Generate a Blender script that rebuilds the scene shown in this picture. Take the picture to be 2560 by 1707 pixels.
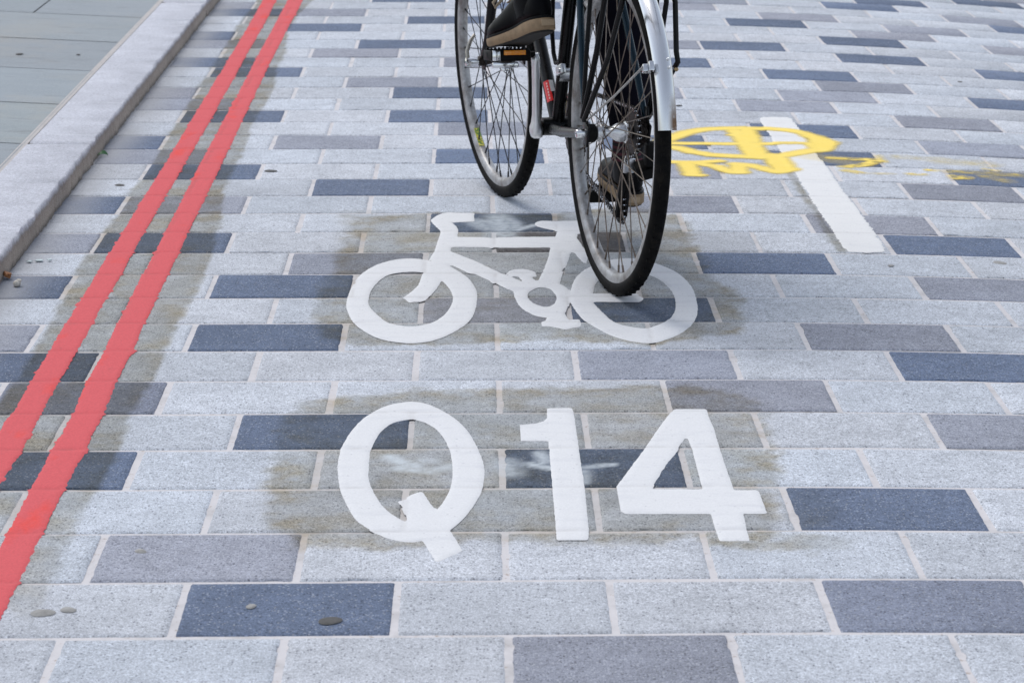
import bpy, bmesh, math, random, json
import numpy as np
from mathutils import Vector, Matrix
random.seed(7); rng = np.random.default_rng(7)
R = math.radians
for o in list(bpy.data.objects): bpy.data.objects.remove(o)
S = bpy.context.scene; COL = S.collection

# ---------------------------------------------------------------- camera, sky, sun, exposure
CAM_H = 1.27
cam = bpy.data.cameras.new('Camera'); co = bpy.data.objects.new('Camera', cam); COL.objects.link(co)
cam.sensor_width = 36; cam.lens = 36 * 6300 / 2560; cam.clip_start = .05; cam.clip_end = 3000
AX = [[0.9998863, -0.0, -0.0150777], [-0.014574, 0.2563083, -0.9664852], [0.0038645, 0.9665951, 0.2562791]]
M = Matrix(AX).to_4x4(); M.translation = (0, 0, CAM_H); co.matrix_world = M
cam.dof.use_dof = True; cam.dof.focus_distance = 4.75; cam.dof.aperture_fstop = 14
S.camera = co
W = bpy.data.worlds.new('World'); S.world = W; W.use_nodes = True
nt = W.node_tree; bg = nt.nodes['Background']
sky = nt.nodes.new('ShaderNodeTexSky'); sky.sky_type = 'NISHITA'; sky.sun_disc = False
SUN_EL, SUN_AZ = R(60), R(322)
sky.sun_elevation = SUN_EL; sky.sun_rotation = SUN_AZ; sky.air_density = 1.0; sky.dust_density = 1.5; sky.ozone_density = 1.0
hs = nt.nodes.new('ShaderNodeHueSaturation'); hs.inputs['Saturation'].default_value = .5
nt.links.new(sky.outputs[0], hs.inputs['Color']); nt.links.new(hs.outputs[0], bg.inputs['Color'])
bg.inputs['Strength'].default_value = .14
sl = bpy.data.lights.new('Sun', 'SUN'); so = bpy.data.objects.new('Sun', sl); COL.objects.link(so)
sl.energy = 1.0; sl.angle = R(36); sl.color = (1, .97, .93)
# the sun stands where the sky texture puts it (rotation measured from +Y towards +X)
sd = Vector((math.sin(SUN_AZ) * math.cos(SUN_EL), math.cos(SUN_AZ) * math.cos(SUN_EL), math.sin(SUN_EL)))
so.rotation_euler = sd.to_track_quat('Z', 'Y').to_euler()
S.view_settings.view_transform = 'Standard'; S.view_settings.look = 'None'
S.view_settings.exposure = 0.39; S.view_settings.gamma = 1

# ---------------------------------------------------------------- helpers
def tag(o, label=None, cat=None, group=None, kind=None):
    if label: o['label'] = label
    if cat: o['category'] = cat
    if group: o['group'] = group
    if kind: o['kind'] = kind
    return o
def empty(name, loc=(0, 0, 0)):
    o = bpy.data.objects.new(name, None); COL.objects.link(o); o.location = loc; o.empty_display_size = .1; return o
def link(name, me, mat, parent=None, smooth=True):
    o = bpy.data.objects.new(name, me); COL.objects.link(o)
    if mat is not None: me.materials.append(mat)
    if smooth: me.shade_smooth()
    if parent is not None: o.parent = parent
    return o
def mesh(name, v, f):
    me = bpy.data.meshes.new(name); me.from_pydata([tuple(map(float, a)) for a in v], [], f); me.update(); return me
class MB:
    """collects shapes, then links them as one mesh object"""
    def __init__(s): s.v = []; s.f = []
    def add(s, v, f):
        n = len(s.v); s.v += [tuple(a) for a in v]; s.f += [tuple(i + n for i in q) for q in f]; return s
    def tube(s, pts, r, seg=10, cap=True, closed=False):
        P = [Vector(p) for p in pts]; n = len(P); rr = r if isinstance(r, (list, tuple)) else [r] * n
        T = []
        for i in range(n):
            a = P[(i - 1) % n] if closed or i > 0 else P[0]; b = P[(i + 1) % n] if closed or i < n - 1 else P[-1]
            T.append((b - a).normalized())
        u = T[0].orthogonal().normalized(); v = []; f = []
        for i in range(n):
            u = (u - T[i] * u.dot(T[i])).normalized(); w = T[i].cross(u)
            for k in range(seg):
                a = 2 * math.pi * k / seg; v.append(P[i] + (u * math.cos(a) + w * math.sin(a)) * rr[i])
        m = n if closed else n - 1
        for i in range(m):
            for k in range(seg):
                a = i * seg + k; b = i * seg + (k + 1) % seg; c = ((i + 1) % n) * seg
                f.append((a, b, c + (k + 1) % seg, c + k))
        if cap and not closed:
            f.append(tuple(range(seg))[::-1]); f.append(tuple((n - 1) * seg + k for k in range(seg)))
        return s.add(v, f)
    def lathe(s, prof, axis='x', seg=48, c=(0, 0, 0), a0=0, a1=2 * math.pi):
        """prof: list of (radius, position along axis); revolved about local X"""
        full = abs(a1 - a0 - 2 * math.pi) < 1e-6; n = len(prof); m = seg if full else seg + 1; v = []; f = []
        for j in range(m):
            a = a0 + (a1 - a0) * j / seg
            for r, x in prof: v.append((c[0] + x, c[1] + r * math.cos(a), c[2] + r * math.sin(a)))
        for j in range(seg):
            for i in range(n - 1):
                p = j * n + i; q = ((j + 1) % m) * n + i
                f.append((p, p + 1, q + 1, q))
        return s.add(v, f)
    def box(s, c, sz, rot=None, bev=0.0):
        bm = bmesh.new(); bmesh.ops.create_cube(bm, size=1)
        for q in bm.verts: q.co = Vector((q.co.x * sz[0], q.co.y * sz[1], q.co.z * sz[2]))
        if bev: bmesh.ops.bevel(bm, geom=bm.edges[:], offset=bev, segments=2, profile=.5, affect='EDGES')
        X = Matrix.Translation(c) @ (rot.to_4x4() if rot else Matrix.Identity(4))
        bm.verts.index_update()
        v = [X @ q.co for q in bm.verts]; f = [tuple(x.index for x in q.verts) for q in bm.faces]; bm.free()
        return s.add(v, f)
    def ball(s, c, r, sc=(1, 1, 1), seg=12):
        v = []; f = []
        for i in range(seg + 1):
            t = math.pi * i / seg
            for k in range(seg * 2):
                a = math.pi * k / seg
                v.append((c[0] + r * sc[0] * math.sin(t) * math.cos(a), c[1] + r * sc[1] * math.sin(t) * math.sin(a), c[2] + r * sc[2] * math.cos(t)))
        for i in range(seg):
            for k in range(seg * 2):
                a = i * seg * 2 + k; b = i * seg * 2 + (k + 1) % (seg * 2)
                f.append((a, a + seg * 2, b + seg * 2, b))
        return s.add(v, f)
    def loft(s, rings, cap=True):
        n = len(rings[0]); v = [p for r in rings for p in r]; f = []
        for i in range(len(rings) - 1):
            for k in range(n): f.append((i * n + k, i * n + (k + 1) % n, (i + 1) * n + (k + 1) % n, (i + 1) * n + k))
        if cap: f.append(tuple(range(n))[::-1]); f.append(tuple((len(rings) - 1) * n + k for k in range(n)))
        return s.add(v, f)
    def build(s, name, mat, parent=None, smooth=True, angle=None):
        me = mesh(name, s.v, s.f)
        bm = bmesh.new(); bm.from_mesh(me); bmesh.ops.recalc_face_normals(bm, faces=bm.faces); bm.to_mesh(me); bm.free()
        o = link(name, me, mat, parent, smooth)
        if smooth:
            try: me.set_sharp_from_angle(angle=R(angle or 40))
            except Exception: pass
        return o

# ---- shader helpers
class N:
    def __init__(s, name):
        s.m = bpy.data.materials.new(name); s.m.use_nodes = True; s.t = s.m.node_tree; s.b = s.t.nodes['Principled BSDF']
    def n(s, kind, **kw):
        x = s.t.nodes.new('ShaderNode' + kind)
        for k, v in kw.items():
            if hasattr(x, k) and k not in x.inputs: setattr(x, k, v)
            else: s.set(x, k, v)
        return x
    def set(s, node, key, v):
        i = node.inputs[key]
        if isinstance(v, bpy.types.NodeSocket): s.t.links.new(v, i)
        else: i.default_value = v
    def pos(s): return s.n('NewGeometry').outputs['Position']
    def obj(s): return s.n('TexCoord').outputs['Object']
    def noise(s, vec, scale, detail=2, rough=.5, col=False):
        x = s.n('TexNoise'); s.set(x, 'Vector', vec); s.set(x, 'Scale', scale); s.set(x, 'Detail', detail); s.set(x, 'Roughness', rough)
        return x.outputs['Color' if col else 'Fac']
    def ramp(s, fac, stops, interp='LINEAR'):
        x = s.n('ValToRGB'); s.set(x, 'Fac', fac); e = x.color_ramp.elements; x.color_ramp.interpolation = interp
        while len(e) < len(stops): e.new(.5)
        for q, (p, c) in zip(e, stops):
            q.position = p; q.color = (c, c, c, 1) if isinstance(c, (int, float)) else (*c, 1)
        return x.outputs['Color']
    def mix(s, fac, a, b, mode='MIX'):
        x = s.n('Mix'); x.data_type = 'RGBA'; x.blend_type = mode
        for i, v in ((0, fac), (6, a), (7, b)):
            if isinstance(v, bpy.types.NodeSocket): s.t.links.new(v, x.inputs[i])
            else: x.inputs[i].default_value = v if i == 0 or len(v) == 4 else (*v, 1)
        return x.outputs[2]
    def math(s, op, a, b=0.0, clamp=False):
        x = s.n('Math'); x.operation = op; x.use_clamp = clamp
        for i, v in enumerate((a, b)):
            if isinstance(v, bpy.types.NodeSocket): s.t.links.new(v, x.inputs[i])
            else: x.inputs[i].default_value = v
        return x.outputs[0]
    def attr(s, name, col=False):
        x = s.n('Attribute'); x.attribute_name = name; return x.outputs['Color' if col else 'Fac']
    def bump(s, h, dist, strength=1.0):
        x = s.n('Bump'); s.set(x, 'Height', h); s.set(x, 'Distance', dist); s.set(x, 'Strength', strength)
        s.set(s.b, 'Normal', x.outputs[0])
    def out(s, **kw):
        for k, v in kw.items():
            k = {'color': 'Base Color', 'rough': 'Roughness', 'metal': 'Metallic', 'coat': 'Coat Weight', 'spec': 'Specular IOR Level'}[k]
            if k == 'Base Color' and isinstance(v, tuple) and len(v) == 3: v = (*v, 1)
            s.set(s.b, k, v)
        return s.m
def simple(name, col, rough=.5, metal=0.0, var=.12, scale=60, coat=0.0, spec=.5):
    n = N(name); f = n.noise(n.obj(), scale, 4, .6)
    c = n.mix(1.0, (*col, 1), n.ramp(f, [(.3, 1 - var), (.7, 1 + var)]), 'MULTIPLY')
    return n.out(color=c, rough=n.math('ADD', rough - .06, n.math('MULTIPLY', f, .12)), metal=metal, coat=coat, spec=spec)

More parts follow.
